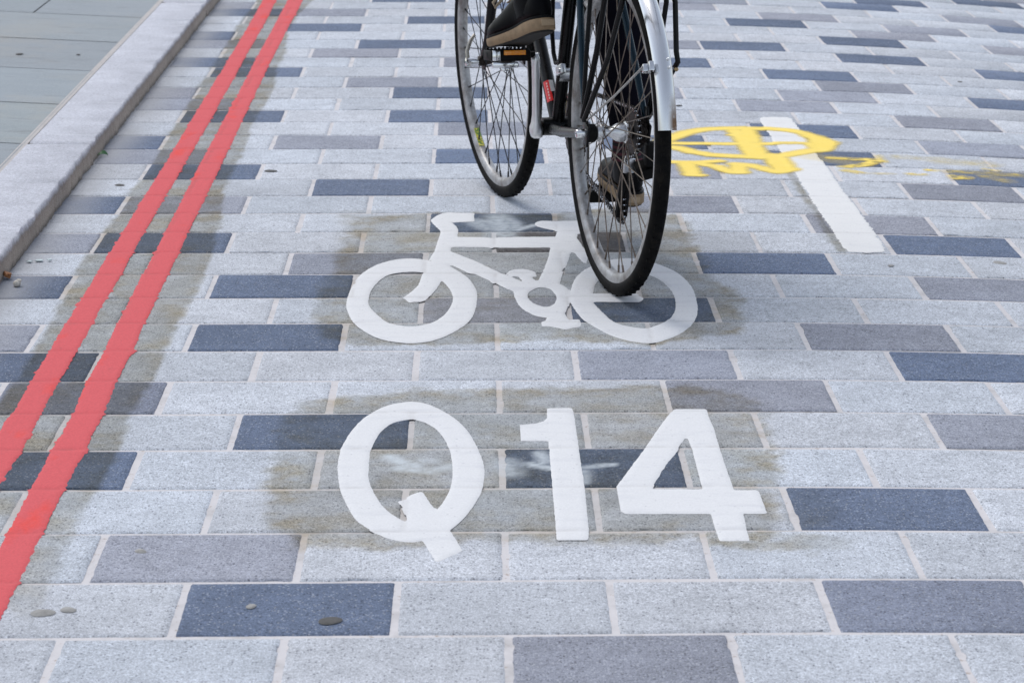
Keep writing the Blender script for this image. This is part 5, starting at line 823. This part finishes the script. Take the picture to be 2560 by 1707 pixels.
for s, path in ((-1, [(L(.235, -.06, 1.06), .13), (L(.27, -.10, 1.01), .108), (L(.45, -.115, .99), .088), (L(.60, -.125, .965), .073), (L(.625, -.125, .93), .069), (L(.54, -.122, .86), .066), (L(.40, -.112, .755), .059), (L(.335, -.108, .705), .056)]),
                (1, [(L(.235, .06, 1.06), .13), (L(.25, .10, .98), .108), (L(.31, .115, .82), .086), (L(.365, .122, .66), .082), (L(.375, .122, .60), .078), (L(.365, .124, .50), .069), (L(.355, .127, .40), .056), (L(.350, .130, .315), .044), (L(.348, .131, .285), .040)])):
    rings = []
    for i, (c, r) in enumerate(path):
        a = Vector(path[max(i - 1, 0)][0]); e = Vector(path[min(i + 1, len(path) - 1)][0]); rings.append(ring(c, e - a, r, 1.0, 24, .035, i * 1.3))
    b.loft(rings)
pb(b, 'trousers', PANTS, angle=80)
b = MB(); rings = []
for c, r, q in ((L(.235, 0, .99), .15, .9), (L(.25, 0, 1.08), .165, .8), (L(.31, 0, 1.22), .165, .75), (L(.41, 0, 1.39), .185, .68), (L(.455, 0, 1.49), .15, .62), (L(.48, 0, 1.55), .072, .9)): rings.append(ring(c, (0, .45, 1), r, q))
b.loft(rings)
for s in (-1, 1): b.loft([ring(c, d, r) for c, d, r in ((L(.445, s * .12, 1.46), (s * .6, .5, -.6), .085), (L(.47, s * .19, 1.42), (s * .4, .6, -.8), .072), (L(.60, s * .272, 1.22), (s * .1, .65, -.75), .054), (L(.745, s * .286, 1.05), (0, .65, -.75), .040))])
pb(b, 'jacket', JACKET, angle=80)
b = MB(); b.ball(L(.520, 0, 1.775), .102, (.92, 1.02, .95), 14); pb(b, 'hair', simple('dark_hair', (.03, .022, .016), .6, 0, .3, 80))
b = MB(); b.loft([ring(L(.352, .131, z_), (0, 0, 1), r) for z_, r in ((.30, .0345), (.27, .034), (.24, .034), (.215, .036))]); pb(b, 'sock', sock_mat())

def shoe(mat4, s, lace):
    """high-top shoe: x across, y heel to toe (0..0.285), z up from the ground"""
    T = lambda p: mat4 @ Vector(p)
    hw = lambda y: float(np.interp(y, [-.002, .006, .02, .05, .11, .16, .20, .235, .262, .278, .286], [.006, .020, .0285, .0315, .0300, .0385, .0430, .0420, .0330, .0190, .004]))
    cx = lambda y: s * float(np.interp(y, [0, .1, .2, .286], [0, .002, .006, -.004]))
    spring = lambda y: float(np.interp(y, [0, .17, .22, .286], [0, 0, .003, .016]))
    ys = list(np.concatenate([[-.002, .001, .006, .014], np.linspace(.025, .255, 16), [.265, .273, .280, .284, .286]]))
    def outline(zf, inset):
        L_ = [(cx(y) - max(hw(y) - inset, .002), y + (inset if y < .02 else 0) - (inset if y > .27 else 0), zf(y) + spring(y)) for y in ys]
        Rr = [(cx(y) + max(hw(y) - inset, .002), y + (inset if y < .02 else 0) - (inset if y > .27 else 0), zf(y) + spring(y)) for y in ys[::-1]]
        return [T(q) for q in L_ + Rr]
    th = lambda y: float(np.interp(y, [0, .06, .14, .286], [.031, .031, .026, .022]))
    lab = 'black high-top shoe with thick tan sole'
    up_ = MB(); rings = []
    H = lambda y: float(np.interp(y, [0, .03, .07, .10, .13, .17, .21, .245, .27, .284], [.088, .098, .108, .112, .098, .080, .066, .058, .046, .030]))
    for y in np.linspace(.002, .283, 22):
        w = max(hw(y) - .0025, .004); h = H(y); z0 = th(y) - .004; r_ = []
        for k in range(22):
            a = 2 * math.pi * k / 22; ca, sa = math.cos(a), math.sin(a)
            z = z0 + (h - z0) * (.5 + .5 * math.copysign(abs(sa) ** .75, sa)); taper = 1 - .30 * max(0, (z - z0) / max(h - z0, .01) - .35)
            r_.append(T((cx(y) + w * taper * math.copysign(abs(ca) ** .7, ca), y, z + spring(y))))
        rings.append(r_)
    up_.loft(rings)
    up_.loft([[T((x, y + (z - .05) * -.03, z)) for x, y in [(.0345 * sc * math.cos(a) * (1.0 if math.cos(a) * 0 == 0 else 1), .062 + dy + .050 * sc2 * math.sin(a)) for a in np.linspace(0, 2 * math.pi, 24, endpoint=False)]] for z, sc, sc2, dy in ((.045, .88, 1.15, .012), (.075, .98, 1.18, .012), (.10, 1.0, 1.08, .004), (.125, 1.02, .94, -.002), (.15, 1.07, .92, -.004), (.170, 1.12, .95, -.004), (.173, 1.05, .88, -.004))])
    sh = pb(up_, 'shoe', LEATHER, angle=60)
    b = MB(); b.loft([outline(lambda y: .004, .003), outline(lambda y: .007, 0), outline(lambda y: th(y) - .004, -.0008), outline(th, .002)]); so_ = pb(b, 'sole', SOLE, sh, angle=50)
    b = MB(); b.loft([outline(lambda y: 0.0, .006), outline(lambda y: .0042, .0035)]); pb(b, 'outsole', OUTS, sh)
    b = MB(); b.loft([outline(lambda y: th(y) - .001, .0006), outline(lambda y: th(y) + .004, .0004), outline(lambda y: th(y) + .005, .003)], cap=False); pb(b, 'welt', RUB, sh)
    b = MB()
    for k in range(6):
        y = .118 + .0 - .011 * k + .035; z = float(np.interp(y, [.09, .15], [.128, .094])) + .004
        b.tube([T((-.020, y, z - .006)), T((0, y + .004, z + .003)), T((.020, y, z - .006))], .0024, 6)
    if lace:
        b.tube([T((s * .02, .122, .120)), T((s * .043, .128, .112)), T((s * .060, .140, .090)), T((s * .056, .142, .080)), T((s * .044, .136, .092)), T((s * .030, .128, .108))], .0034, 8)
        b.tube([T((s * .018, .112, .150)), T((s * .026, .126, .132)), T((s * .022, .124, .116))], .004, 8)
    pb(b, 'shoelace', LACE, sh)
    b = MB(); b.box(T((0, -.0035, .0185)), (.030, .0016, .013), mat4.to_3x3().normalized(), .0006); pb(b, 'heel_tab', simple('heel_tab_rubber', (.40, .29, .18), .65, 0, .1, 300), so_)
    return sh
ML = Matrix.Translation(L(.212, -.096, .527)) @ Matrix.Rotation(.17, 4, 'Z') @ Matrix.Rotation(-.31, 4, 'X')
shoe(ML, -1, True)
MR = Matrix.Translation(L(.315, .137, .113)) @ Matrix.Rotation(-.10, 4, 'Z') @ Matrix.Rotation(.02, 4, 'X')
shoe(MR, 1, False)
